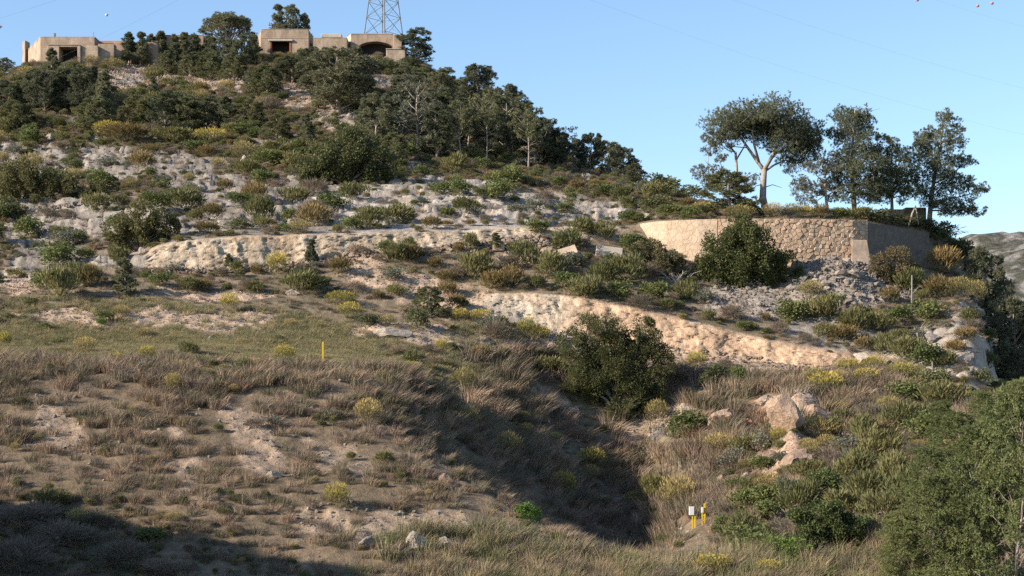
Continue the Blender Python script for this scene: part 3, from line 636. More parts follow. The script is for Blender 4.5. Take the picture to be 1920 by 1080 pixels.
def tussock(name, seed, n, c1, c2, spread=0.35, lean=0.35, wd=0.035, tip=None):
    """unit grass tuft 1 high: bent blades"""
    rng = np.random.default_rng(seed); a = rng.uniform(0, 6.28, n); r = spread*0.55*np.sqrt(rng.random(n))
    p = np.stack([r*np.cos(a), r*np.sin(a), np.zeros(n)-0.05], 1); ln = rng.uniform(0.5, 1.05, n)[:, None]
    d = unit(np.stack([np.cos(a)*rng.uniform(0.05, 0.65, n)+lean*0.6, np.sin(a)*rng.uniform(0.05, 0.65, n), np.ones(n)], 1))
    d2 = unit(d + np.stack([lean*np.ones(n)+0.35*np.cos(a), 0.35*np.sin(a), -0.25*np.ones(n)], 1)); side = unit(np.cross(d, rng.normal(size=(n, 3))))*wd*0.5
    m = p+d*ln*0.6; t = m+d2*ln*0.45
    Vv = np.stack([p-side, p+side, m+side*0.8, m-side*0.8, t+side*0.1, t-side*0.1], 1).reshape(-1, 3); i = np.arange(n)[:, None]*6
    Fq = np.concatenate([i+np.array([[0, 1, 2, 3]]), i+np.array([[3, 2, 4, 5]])]); mk = rng.random((n, 1)); c = np.array(c1)*(1-mk)+np.array(c2)*mk
    c = np.repeat(c[:, None, :], 6, 1)
    if tip is not None: c[:, 2:] = c[:, 2:]*0.4+np.array(tip)*0.6
    return mesh_np(name, Vv, Fq, 'grass', c.reshape(-1, 3))

# ------------------------------------------------------------------ the retaining wall on the terrace
def wall_y(px): return float(np.interp(px, WX, WY))
def wpt(px, z):
    """a point of the wall's battered face"""
    y = wall_y(px) + 0.10*(z-WALLZ+4); return Vector((PX(px, y), y, z))
wall = empty('retaining_wall', (PX(1430, 132.2), 132.2, WALLZ-4.5))
tag(wall, 'long curved stone retaining wall below the umbrella pine', 'retaining wall')
def wall_piece(name, pxs, mat, z0, z1, off=0.0, thick=1.1):
    b_ = MB(); fr = []; bk = []
    for px in pxs:
        for z in (z0, z1):
            p = wpt(px, z); fr.append(p + Vector((0, off, 0))); bk.append(Vector((p.x, p.y+thick, p.z)))
    n = len(pxs); V_ = fr+bk; Fs = []
    for i in range(n-1):
        a, c = 2*i, 2*i+2; Fs += [(a, c, c+1, a+1), (2*n+a, 2*n+a+1, 2*n+c+1, 2*n+c), (a+1, c+1, 2*n+c+1, 2*n+a+1), (a, 2*n+a, 2*n+c, c)]
    Fs += [(0, 1, 2*n+1, 2*n), (2*n-2, 4*n-2, 4*n-1, 2*n-1)]
    b_.add(V_, Fs); return b_.build(name, mat, wall)
wall_piece('rendered_face', [1200, 1222, 1250, 1280, 1310, 1345], 'render', WALLZ-5.5, WALLZ)
wall_piece('core', [1345.5, 1370, 1400, 1450, 1500, 1550, 1600, 1629], 'mortar', WALLZ-5.5, WALLZ-0.02, off=0.06)
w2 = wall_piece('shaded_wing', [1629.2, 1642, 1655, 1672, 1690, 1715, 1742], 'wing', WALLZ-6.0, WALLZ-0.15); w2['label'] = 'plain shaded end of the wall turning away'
# field stones: a cell pattern over the face, each stone a piece of its own
rng = np.random.default_rng(5)
S0, S1 = PX(1347, 132.2), PX(1628, 133); Hh = 4.6
pts = []
y_ = 0.0; row = 0
while y_ < Hh:
    hgt = rng.uniform(0.24, 0.36); x_ = S0 + rng.uniform(-0.3, 0)
    while x_ < S1+0.3:
        wd = rng.uniform(0.26, 0.58); pts.append((x_+wd/2+rng.normal()*0.07, y_+hgt/2+rng.normal()*0.085)); x_ += wd
    y_ += hgt
pts = np.array(pts)
def clip(poly, n_, d_):
    out = []
    for i in range(len(poly)):
        p, q = poly[i], poly[(i+1) % len(poly)]; a, c = p@n_-d_, q@n_-d_
        if a <= 0: out.append(p)
        if (a < 0) != (c < 0): out.append(p + (q-p)*(a/(a-c)))
    return out
stones = []
for i, c in enumerate(pts):
    poly = [np.array(q) for q in ((S0, 0), (S1, 0), (S1, Hh), (S0, Hh))]
    dd = np.linalg.norm(pts-c, axis=1)
    for j in np.argsort(dd)[1:14]:
        n_ = pts[j]-c; m_ = (pts[j]+c)/2; poly = clip(poly, n_, n_@m_)
        if len(poly) < 3: break
    if len(poly) >= 3: stones.append((c, poly))
def stone_piece(c, poly, k):
    cen = np.mean(poly, 0); v = []
    def face_pt(s, h, out):
        px = 1347 + (s-S0)/(S1-S0)*(1628-1347); p = wpt(px, WALLZ-Hh+h); return (p.x, p.y+0.06-out, p.z)
    jt = np.random.default_rng(k); o1 = 0.05+0.08*jt.random()
    A = [cen+(q-cen)*0.95 for q in poly]; B = [cen+(q-cen)*(0.68+0.1*jt.random()) for q in poly]
    n = len(poly); tilt = jt.normal(size=2)*0.10
    V_ = [face_pt(*q, -0.05) for q in A] + [face_pt(*q, o1*0.75) for q in A] + [face_pt(*q, o1+float(tilt@(q-cen))) for q in B]
    Fs = [(i, (i+1) % n, n+(i+1) % n, n+i) for i in range(n)] + [(n+i, n+(i+1) % n, 2*n+(i+1) % n, 2*n+i) for i in range(n)] + [tuple(range(2*n, 3*n))]
    return V_, Fs
big = sorted(range(len(stones)), key=lambda k: -stones[k][0][1])
for r_, k in enumerate(big):
    V_, Fs = stone_piece(*stones[k], k)
    if r_ < 300:
        MB().add(V_, Fs).build('stone', ('stone', 'stone2', 'stone3', 'stone')[k % 4], wall)
    else:
        if r_ == 300: rest = MB()
        rest.add(V_, Fs)
if len(big) > 300: tag(rest.build('lower_stonework', 'stone', wall), kind='stuff')
# leaning buttress
b_ = MB(); zt = PZ(450, 133.2)
f_ = [(PX(1596, 131.9), 131.9), (PX(1636, 132.1), 132.1), (PX(1636, 133.9), 133.9), (PX(1604, 133.6), 133.6)]
t_ = [(PX(1597, 133.0), 133.0), (PX(1626, 133.2), 133.2), (PX(1627, 134.0), 134.0), (PX(1599, 133.7), 133.7)]
b_.prism(f_, PZ(505, 132.2), zt, t_)
tag(b_.build('buttress', 'concrete', None, bevel=0.05), 'sloping concrete buttress against the stone wall corner', 'buttress')

# ------------------------------------------------------------------ bunkers on the hilltop
def bx(mb, px0, px1, py_top, py_bot, Y, depth): return mb.box(PX(px0, Y), PX(px1, Y), Y, Y+depth, PZ(py_bot, Y), PZ(py_top, Y))
def part(par, name, mat, *boxes, bevel=0.06, label=None):
    mb = MB()
    for q in boxes: bx(mb, *q)
    o = mb.build(name, mat, par, bevel=bevel)
    if label: o['label'] = label
    return o
Yb = 250.0
A = empty('bunker', ground(130, 116)); tag(A, 'leftmost concrete bunker with square dark doorway on the hilltop', 'bunker')
mb = MB(); foot = [(PX(75, Yb), Yb), (PX(178, Yb), Yb), (PX(178, Yb), Yb+9), (PX(50, 262), 262), (PX(53, 258), 258)]
mb.prism(foot, PZ(135, Yb), PZ(70.5, Yb)); mb.build('main_block', 'concrete', A, bevel=0.08)
mb = MB(); mb.prism([(PX(42, 259), 259), (PX(47, 258), 258), (PX(56, 259.6), 259.6), (PX(52, 266), 266), (PX(43, 266), 266)], PZ(135, 259), PZ(78, 259)); mb.build('end_pier', 'concrete', A, bevel=0.06)
mb = MB(); mb.prism([(PX(75.2, Yb), Yb+.05), (PX(177.8, Yb), Yb+.05), (PX(177.8, Yb), Yb+8.9), (PX(50.4, 262), 261.8), (PX(53.4, 258), 258)], PZ(70.4, Yb), PZ(68.6, Yb)); roof_ = mb.build('roof_slab', 'concrete', A)
Yp = 247.0
porch = part(A, 'porch', 'concrete', (88, 111, 84.5, 132, Yp, 2.9), (145.2, 151, 84.5, 132, Yp, 2.9), (111.02, 145.18, 84.5, 88, Yp, 2.9))
part(porch, 'porch_roof', 'concrete', (90, 150, 83.2, 84.4, Yp-.1, 3.0))
part(A, 'side_block', 'concrete', (151.1, 184, 85.5, 132, Yp+.3, 2.5))
part(A, 'wing_wall', 'concrete', (184.1, 214, 82, 132, Yp+1.0, 1.6)); part(A, 'low_wall', 'concrete_red', (214.1, 296, 79, 128, Yp+5.0, 1.2), (178.1, 232, 76, 81.8, Yp+6.0, 1.5))
part(porch, 'doorway', 'dark', (111.5, 144.7, 88.2, 120, Yp+2.2, 0.5), bevel=0)  # dark panel in place of the unlit room
part(roof_, 'vent_pipe', 'steel', (100.8, 104, 62, 68.5, Yb+3, 0.25), bevel=0)
part(roof_, 'antenna', 'steel', (175.2, 175.9, 60, 70, Yb+3, 0.06), bevel=0)
B0 = empty('bunker', ground(340, 110)); tag(B0, 'low reddish concrete block behind the row of small pines', 'bunker')
part(B0, 'main_block', 'concrete_red', (290, 382, 67, 125, 258, 7)); part(B0, 'roof_slab', 'concrete', (290.3, 381.7, 65.2, 66.9, 258.05, 6.8))
Yc = 252.0
Cb = empty('bunker', ground(535, 98)); tag(Cb, 'middle concrete bunker with red jamb beside its dark opening', 'bunker')
blk_ = part(Cb, 'main_block', 'concrete', (490, 579, 56, 73, Yc, 8), (490, 507, 73.02, 112, Yc, 2.0), (546, 579, 73.02, 112, Yc, 2.0))
mb = MB(); mb.prism([(PX(488, Yc), Yc+.5), (PX(490, Yc), Yc-.02), (PX(490, Yc), Yc+7), (PX(478, 260), 260)], PZ(108, Yc), PZ(57, Yc)); mb.build('side_block', 'concrete', Cb)
part(Cb, 'roof_slab', 'concrete', (490.2, 578.8, 54.2, 55.9, Yc+.05, 7.8))
part(blk_, 'lintel', 'concrete_pale', (503, 549, 73.1, 77, Yc-.3, 0.28))
part(blk_, 'jamb', 'brick_red', (542.5, 545.9, 77.1, 112, Yc-.05, 1.8), bevel=0)
part(blk_, 'jamb', 'brick_red', (507.1, 508.6, 77.1, 112, Yc-.05, 1.8), bevel=0)
part(blk_, 'doorway', 'dark', (508.8, 542.3, 73.5, 112, Yc+1.9, 0.3), bevel=0)  # dark panel, painted shade behind the jambs
Yd = 251.0
D = empty('bunker', ground(690, 104)); tag(D, 'rightmost concrete bunker with wide arched opening beside the pylon', 'bunker')
part(D, 'low_block', 'concrete', (588, 651, 72, 112, Yd, 5)); part(D, 'low_roof_slab', 'concrete', (588.2, 650.8, 70.2, 71.9, Yd+.05, 4.9))
mb = MB(); Yd2 = 252.5
x0, x1, zb, zt = PX(658, Yd2), PX(737, Yd2), PZ(118, Yd2), PZ(64.5, Yd2)
arch = [(PX(672 + 63*t, Yd2), PZ(86 - 8.5*math.sin(math.pi*t)**0.7, Yd2)) for t in np.linspace(0, 1, 13)]
prof = [(x0, zb), (PX(672, Yd2), zb)] + arch + [(PX(735, Yd2), zb), (x1, zb), (x1, zt), (x0, zt)]
n = len(prof); V_ = [(x, Yd2, z) for x, z in prof]+[(x, Yd2+2.2, z) for x, z in prof]
mb.add(V_, [tuple(range(n)), tuple(range(2*n-1, n-1, -1))]+[(i, n+i, n+(i+1) % n, (i+1) % n) for i in range(n)])
arch_ = mb.build('arched_front', 'concrete', D)
part(D, 'rear_block', 'concrete', (650, 745, 64.6, 118, Yd2+2.25, 6))
part(arch_, 'opening', 'dark', (672.5, 734.5, 76, 118, Yd2+1.6, 0.5), bevel=0)  # dark panel, painted shade under the arch
mb = MB(); mb.prism([(PX(645, 256), 256), (PX(657.9, Yd2), Yd2+.05), (PX(657.9, Yd2), Yd2+3), (PX(647, 258), 258)], PZ(112, Yd2), PZ(63.5, Yd2)); mb.build('side_facet', 'concrete_pale', D)
part(D, 'roof_slab', 'concrete', (658.2, 736.8, 62.6, 64.4, Yd2+.05, 8))
pier_ = part(D, 'pier', 'concrete', (737.2, 753.5, 65.5, 118, Yd2-.6, 4)); part(D, 'base_block', 'concrete', (724, 760, 92, 120, Yd2-2.6, 1.9))
part(D, 'base_cap', 'concrete_pale', (723.5, 760.5, 90.8, 91.9, Yd2-2.7, 2.1), bevel=0)
part(D, 'upper_block', 'concrete_pale', (602, 640, 63, 70, Yd+4, 5))

# ------------------------------------------------------------------ lattice pylon and its wires
Yt = 276.0; cx = PX(719, Yt); zb = PZ(106, Yt)
pyl = empty('lattice_pylon', (cx, Yt, zb)); tag(pyl, 'grey steel lattice pylon rising behind the rightmost bunker', 'pylon')
def leg_pt(k, z):
    hh = z-zb; r = 3.75 - 0.135*hh if hh < 18 else max(0.75, 1.32-0.022*(hh-18)); a = math.radians(8 + 90*k); return Vector((cx+r*math.cos(a), Yt+r*math.sin(a)*0.98, z))
for k in range(4):
    MB().tube([leg_pt(k, zb-1), leg_pt(k, zb+6), leg_pt(k, zb+12), leg_pt(k, zb+18), leg_pt(k, zb+34)], [0.11, 0.1, 0.095, 0.09, 0.07], 5).build('leg', 'steel', pyl)
lv = [0, 3.6, 6.6, 9.2, 11.6, 13.8, 16, 18, 20.5, 23, 26, 30, 34]
for a, c in zip(lv[:-1], lv[1:]):
    for k in range(4):
        k2 = (k+1) % 4
        MB().tube([leg_pt(k, zb+a), leg_pt(k2, zb+c)], 0.045, 4).build('brace', 'steel', pyl)
        MB().tube([leg_pt(k2, zb+a), leg_pt(k, zb+c)], 0.045, 4).build('brace', 'steel', pyl)
        MB().tube([leg_pt(k, zb+c), leg_pt(k2, zb+c)], 0.04, 4).build('strut', 'steel', pyl)
for hh, ln in ((24, 6.5), (29, 5.0), (33.5, 3.0)):
    for s in (-1, 1):
        MB().tube([(cx, Yt, zb+hh+0.8), (cx+s*ln*0.5, Yt+s*ln*0.85, zb+hh)], 0.06, 4).tube([(cx, Yt, zb+hh-0.6), (cx+s*ln*0.5, Yt+s*ln*0.85, zb+hh)], 0.06, 4).build('cross_arm', 'steel', pyl)
def wire(p0, p1, sag, label, r=0.008):
    p0, p1 = Vector(p0), Vector(p1); pts_ = [p0.lerp(p1, t) - Vector((0, 0, sag*4*t*(1-t))) for t in np.linspace(0, 1, 25)]
    return tag(MB().tube(pts_, r, 4).build('power_line', 'wire'), label, 'power line', 'overhead power lines')
tw = Vector((cx, Yt, zb))
wire(tw+Vector((-1.5, -2.6, 33.5)), P(-300, 120, 150), 3.0, 'thin overhead wire carrying the ball above the leftmost bunker')
wire(tw+Vector((-2.5, -4.2, 29)), P(-300, 260, 170), 4.0, 'thin overhead wire passing behind the leftmost bunker roof')
wire(tw+Vector((3.2, 5.5, 24)), P(2300, 330, 330), 5.0, 'thin overhead wire high over the right hand pines')
wire(tw+Vector((1.5, 2.6, 33.5)), P(2300, 250, 330), 5.0, 'topmost thin wire across the open sky')
def ball(px, py, Y, mat, label, r=0.32):
    bm = bmesh.new(); bmesh.ops.create_uvsphere(bm, u_segments=14, v_segments=10, radius=r)
    bmesh.ops.create_cone(bm, cap_ends=True, segments=10, radius1=r*0.3, radius2=r*0.3, depth=r*2.5, matrix=Matrix.Rotation(math.pi/2, 4, 'Y'))
    me = bpy.data.meshes.new('marker_ball'); bm.to_mesh(me); bm.free(); me.materials.append(M[mat]); me.polygons.foreach_set('use_smooth', [True]*len(me.polygons))
    tag(link('marker_ball', me, None, P(px, py, Y)), label, 'marker ball', 'aircraft warning balls on the wires')
ball(200, 28, 215, 'ball_white', 'pale warning ball on the wire above the leftmost bunker', 0.18)
ball(0, 50, 190, 'ball_white', 'warning ball at the very edge left of the bunker', 0.2)
for px, py, lab in ((1720, 0, 'red warning ball cut by the top edge of the picture'), (1833, 11, 'red warning ball high in the sky, lower of the pair'), (1860, 6, 'red warning ball high in the sky, nearest the corner')):
    ball(px, py, 240, 'ball_red', lab, 0.22)
wire(P(1600, -60, 240), P(2100, 90, 240), 1.2, 'thin wire carrying the red warning balls', 0.008)

# ------------------------------------------------------------------ marker posts, boxes, fence posts, slabs
def post(name, px, py_top, py_bot, w, mat, label, cat='post', lean=0.0, group=None, pointed=False):
    g = ground(px, py_bot); k = g.y/F; h = (py_bot-py_top)*k; r = w*k/2; mb = MB()
    x, y, z = g
    t = x+lean*k
    if pointed:
        mb.add([(x-r, y-r, z-.3), (x+r, y-r, z-.3), (x+r, y+r, z-.3), (x-r, y+r, z-.3), (t-r, y-r, z+h*.92), (t+r, y-r, z+h*.92), (t+r, y+r, z+h*.92), (t-r, y+r, z+h*.92), (t, y, z+h)],
               [(3, 2, 1, 0), (0, 1, 5, 4), (1, 2, 6, 5), (2, 3, 7, 6), (3, 0, 4, 7), (4, 5, 8), (5, 6, 8), (6, 7, 8), (7, 4, 8)])
    else: mb.tube([(x, y, z-.3), ((x+t)/2+r*0.3, y, z+h/2), (t, y, z+h)], [r, r*0.95, r*0.85], 7)
    return tag(mb.build(name, mat), label, cat, group)
post('marker_post', 605.5, 640, 684, 3.2, 'yellow', 'slim yellow marker post with pointed top in the green grass', 'marker post', pointed=True)
g = ground(1301, 990); k = g.y/F
t = empty('utility_marker', g); tag(t, 'white box on two short yellow legs in the gully', 'utility box')
def ub(par, name, mat, px0, px1, p0, p1, dy=0.0, dep=0.08, bevel=0.008):
    Y = g.y+dy; return MB().box(PX(px0, Y), PX(px1, Y), Y, Y+dep, PZ(p1, Y), PZ(p0, Y)).build(name, mat, par, bevel=bevel)
ub(t, 'box', 'white', 1292.5, 1301.5, 950, 966, -0.05, 0.22); ub(t, 'leg', 'yellow', 1297.6, 1299.8, 966.2, 996, 0, 0.06); ub(t, 'leg', 'yellow', 1302.2, 1304.6, 964, 996, 0, 0.06)
ub(t, 'rung', 'yellow', 1299.9, 1302.1, 974, 976.2, 0.01, 0.04, 0)
t = empty('utility_marker', g + Vector((0.5, 0, 0))); tag(t, 'pair of taller yellow posts with a narrow white plate', 'utility post')
ub(t, 'plate', 'white', 1314.8, 1319.2, 951, 961.5, -0.05, 0.08); ub(t, 'post', 'yellow', 1315.9, 1318.2, 961.7, 996, 0, 0.06); pst_ = ub(t, 'post', 'yellow', 1319.9, 1323.2, 944, 996, 0, 0.08)
for z_ in (966, 975, 984): ub(pst_, 'rung', 'yellow', 1318.3, 1319.8, z_, z_+2, 0.01, 0.04, 0)
FP = 'fence posts on the right slope'
post('fence_post', 1708.5, 516, 588, 3.0, 'post', 'tallest grey fence post below the shaded wall end', 'fence post', 1.5, FP)
post('fence_post', 1720, 624, 652, 3.2, 'post', 'short fence post with dead branches caught on it', 'fence post', 0, FP)
post('fence_post', 1748, 678, 714, 3.0, 'post', 'pale fence post beside the lower rock outcrop', 'fence post', 0, FP)
post('fence_post', 1790, 732, 754, 2.6, 'post', 'small fence post among scrub under the cliff', 'fence post', 0, FP)
post('fence_post', 1829, 766, 785, 2.6, 'post', 'lowest fence post just above the young pines', 'fence post', 0, FP)
post('stake', 991, 302, 320, 4.5, 'post', 'stubby white stake at the foot of the pines', 'stake')
def prop_pole(px0, py0, px1, py1, Y, label, r=0.07):
    tag(MB().tube([P(px0, py0, Y)-Vector((0, 0, 0.4)), P((px0+px1)/2, (py0+py1)/2, Y-.2), P(px1, py1, Y)], r, 6).build('timber_prop', 'dead'), label, 'timber prop', 'leaning props on the wall top')
prop_pole(1704, 414, 1717, 386, 138.5, 'white leaning timber prop above the shaded wall end'); prop_pole(1722, 412, 1716, 386, 139, 'thin timber leaning the other way against the white prop', 0.05)
def slab(px, py, w, h, dep, label, tilt, mat='concrete', yaw=0.0):
    g_ = ground(px, py); k_ = g_.y/F; mb = MB().box(-w*k_/2, w*k_/2, -dep/2, dep/2, -0.12, h*k_)
    o = link('concrete_slab', mb.mesh('concrete_slab', mat, bevel=0.03), None, g_+Vector((0, -0.1, 0.05))); o.rotation_euler = (tilt, yaw, 0); return tag(o, label, 'concrete slab')
slab(1141, 482, 50, 18, 0.35, 'pale upright concrete slab with a cracked joint on the slope', -0.12, mat='concrete_pale', yaw=math.radians(7))
slab(1043, 488, 86, 26, 0.3, 'long tilted concrete slab lying among the scrub', -0.9, yaw=math.radians(-17))
slab(935, 470, 22, 16, 0.5, 'small pale block near the end of the rock cut', -0.2)
# ruin behind the wall
g_ = ground(1690, 404); k_ = g_.y/F; rn = empty('ruined_hut', g_); tag(rn, 'low ruined masonry hut under the right hand pines', 'ruin')
MB().box(g_.x-1.6, g_.x+0.3, g_.y, g_.y+0.5, g_.z-.5, g_.z+0.75).build('front_wall', 'stone3', rn, bevel=0.08); MB().box(g_.x+0.4, g_.x+2.3, g_.y+.3, g_.y+2.4, g_.z-.5, g_.z+0.95).build('side_wall', 'mortar', rn, bevel=0.08)
# low dry stone wall on the left slope
ds = empty('dry_stone_wall', ground(120, 386)); tag(ds, 'tumbled low dry stone wall on the grey rocky slope', 'stone wall'); rr = random.Random(4)
for i in range(110):
    px = 45+150*i/110+rr.uniform(-2, 2); pyb = np.interp(px, [45, 130, 200], [402, 392, 368]); g_ = ground(px, pyb); k_ = g_.y/F
    o = link('stone', STONE[('grey', 'pale')[i % 2]][i % 4], ds, g_ - ds.location + Vector((0, rr.uniform(0, .4), rr.choice((0.05, 0.28, 0.5))))); s_ = rr.uniform(2.2, 4.2)*k_
    o.scale = (s_*1.2, s_, s_*0.8); o.rotation_euler = (rr.random(), rr.random(), rr.random()*6)

# ------------------------------------------------------------------ pines
LP = 'young pines below the leftmost bunker'
for i, (px, py, h, w, kd, lab) in enumerate([
 (97,150,60,34,'slim','slim dark pine standing in front of the leftmost bunker'), (18,214,62,56,'round','round pine at the left edge below the bunker'),
 (52,205,72,50,'slim','pointed pine between the left edge and the leftmost bunker'), (84,216,84,58,'dark','dense dark pine right under the leftmost bunker corner'),
 (122,212,86,56,'slim','tall pine straight below the leftmost doorway'), (160,216,90,60,'dark','dense pine to the right below the leftmost doorway'),
 (198,226,96,52,'slim','pointed pine at the right end of the left clump'), (30,246,54,66,'bushy','low spreading pine in front of the left clump'),
 (178,248,64,70,'bushy','bushy olive pine in front of the left clump')]):
    pine(px, py, h, w, kd, lab, LP)
RP = 'row of small pines along the hilltop'
for i, (px, py, h, w, kd) in enumerate([(218,116,38,34,'slim'),(243,122,62,38,'slim'),(264,126,66,36,'slim'),(284,120,58,34,'slim'),(303,122,64,36,'slim'),(325,126,62,38,'slim'),
 (346,122,62,36,'slim'),(366,124,60,36,'slim'),(388,124,58,38,'slim'),(410,132,62,36,'round'),(434,136,60,36,'round'),(458,128,62,44,'round'),(476,112,46,34,'slim'),(312,140,44,34,'bushy'),(356,146,48,40,'bushy'),(396,150,52,44,'bushy'),(440,152,52,44,'bushy')]):
    ordn = ('first', 'second', 'third', 'fourth', 'fifth', 'sixth', 'seventh', 'eighth', 'ninth', 'tenth', 'eleventh', 'twelfth', 'thirteenth')
    lab = ('%s pine from the left in the hilltop row behind' % ordn[i]) if i < 13 else '%s low bushy pine from the left in front of the hilltop row' % ordn[i-13]
    pine(px, py, h, w, kd, lab, RP)
pine(424, 104, 92, 82, 'umbrella', 'flat topped umbrella pine over the middle of the hilltop row', rz=0.6)
pine(537, 62, 52, 60, 'round', 'round pine behind the roof of the middle bunker', Y=264); pine(573, 62, 36, 28, 'slim', 'small pine beside the round one behind the middle bunker', Y=264)
pine(774, 122, 64, 66, 'round', 'lone round pine on the skyline right of the pylon', rz=0.2); pine(4, 134, 36, 40, 'round', 'dark pine cut by the left edge beside the bunker')
MP = 'olive pines in the middle of the left slope'
for i, (px, py, h, w, kd, lab) in enumerate([(258,244,62,72,'bushy','first olive pine below the reddish cut'), (308,248,74,64,'round','taller olive pine below the reddish cut'), (288,192,50,28,'slim','thin pine against the reddish cut'),
 (350,246,62,62,'bushy','olive pine in the middle of the slope row'), (388,240,56,56,'round','fourth olive pine along the slope row'), (424,240,60,50,'slim','pointed olive pine ending the slope row'), (470,238,50,48,'bushy','low olive pine above the two tan boulders'),
 (500,180,58,54,'bushy','bushy pine below the middle bunker'), (548,156,50,60,'dark','dark pine just below the red jamb'), (592,158,66,60,'dark','dark pine left of the big dense one'), (480,172,44,44,'round','small pine left below the middle bunker'), (576,278,66,44,'slim','young pine above the big dark thicket'), (520,262,46,50,'bushy','low young pine beside the tan boulders')]):
    pine(px, py, h, w, kd, lab, MP)
pine(632, 216, 126, 118, 'dark', 'big dense dark pine below the rightmost bunker', rz=1.0); pine(668, 186, 84, 66, 'dark', 'dense dark pine pressed against the big one')
SP = 'pines on the right flank of the hill'
for i, (px, py, h, w, kd, lab) in enumerate([(706,284,104,64,'round','thin grey pine at the left end of the flank wood'), (738,250,80,60,'dark','dark pine behind the grey branched one'), (782,290,150,92,'bare','wide pine with bare white branches'), (764,196,70,56,'round','upper pine left of the skyline gap'), (826,190,60,52,'round','round pine just under the skyline gap'),
 (896,204,84,66,'dark','full dark pine breaking the skyline of the flank'), (842,266,96,78,'round','mid slope pine under the skyline one'), (862,306,116,62,'high','slender leaning pine with clear pale trunk'), (818,300,92,62,'round','small pine left of the leaning trunk'), (912,308,136,62,'high','tall pine with straight pale trunk'),
 (940,262,100,84,'dark','dark pine on the falling skyline'), (952,300,116,84,'round','dense pine between the two pale trunks'), (990,320,120,64,'high','pine with thin curved trunk by the white stake'), (976,262,70,60,'dark','dark pine behind the curved trunk'), (1014,312,94,70,'dark','dark pine right of the curved trunk'), (1044,316,70,58,'dark','small pine low on the flank'),
 (1062,300,66,46,'bare','greyish pine on the low skyline'), (1082,318,58,36,'slim','pointed pine beside the greyish one'), (1108,326,74,42,'dark','dark pine with open top on the low skyline'), (1140,334,68,62,'bushy','olive round pine near the end of the wood'), (1168,332,66,44,'dark','dark pine behind the olive round one'), (1190,340,36,36,'dark','last small pine at the end of the wood'),
 (738,308,60,50,'bushy','low olive pine under the bare white branches'), (690,262,64,50,'round','small pine above the dark thicket'), (880,296,84,70,'dark','dark filler pine behind the leaning trunk')]):
    pine(px, py, h, w, kd, lab, SP)
pine(1366, 402, 80, 92, 'bushy', 'bushy young pine at the foot of the umbrella pine', Y=138.0)
def traced_pine(label, base, Y, trunks, lobes, col, tufts=9, needle=0.30, open_=1.0, seed=1):
    """a pine whose limbs and crown masses were measured one by one; depth of each mass is spread round the trunk"""
    g_ = ground_at(base[0], Y); k_ = Y/F; zb_ = g_.z; rng = np.random.default_rng(seed); R = random.Random(seed); tb = MB(); parts = []; c1, c2 = np.array(col[0]), np.array(col[1])
    loc = lambda px, py, dy=0.0: np.array(((px-base[0])*k_, dy, (HZ-py)*k_ - zb_))
    tips = []
    for pts_, r0, r1 in trunks:
        q = [loc(px, py, dy) for px, py, dy in pts_]; tb.tube(q, list(np.linspace(r0, r1, len(q))), 7); tips += q[1:]
    for (px, py, r) in lobes:
        dy = R.uniform(-1, 1)*(1.3+0.02*r); c = loc(px, py, dy); Rr = r*k_*1.85
        nb = min(tips, key=lambda t_: np.linalg.norm(t_-c)+max(0, t_[2]-c[2])*1.5); md = nb*0.5+c*0.5+np.array((0, 0, -0.08*np.linalg.norm(c-nb))); tb.tube([nb, md, c], [0.055, 0.04, 0.015], 4)
        for j_ in range(2): tb.tube([md, c+rng.normal(size=3)*Rr*0.6], [0.025, 0.008], 3)
        q = max(6, int(1.35*r*open_)+5); cs = sph(rng, q); cs[:, 2] = cs[:, 2]*0.8+0.15; cc = c + cs*Rr*rng.uniform(0.45, 1.05, (q, 1))*np.array((1.1, 1.1, 0.85)); lm = R.random()
        m = q*tufts; ci_ = np.repeat(np.arange(q), tufts); s_ = sph(rng, m); tp = cc[ci_]+s_*Rr*0.28*rng.uniform(0.3, 1, (m, 1)); k = 15
        p = np.repeat(tp, k, 0); d = np.repeat(s_*0.6+cs[ci_]*0.6+np.array((0.25, 0, 0.30)), k, 0)+rng.normal(size=(m*k, 3))*0.5
        mk = 0.45*lm+0.35*np.repeat(rng.random((q, 1))[ci_], k, 0)+0.2*rng.random((m*k, 1)); parts.append(leaves(p, d, needle*0.8*rng.uniform(0.5, 1.15, m*k), needle*0.095, c1*(1-mk)+c2*mk, rng))
    t_ = empty('pine_tree', g_); V_, F_, C_ = join(parts); link('trunk', tb.mesh('trunk', 'bark', True), t_); link('crown', mesh_np('crown', V_, F_, 'leaf', C_), t_); return tag(t_, label, 'pine tree', 'pines on the terrace')
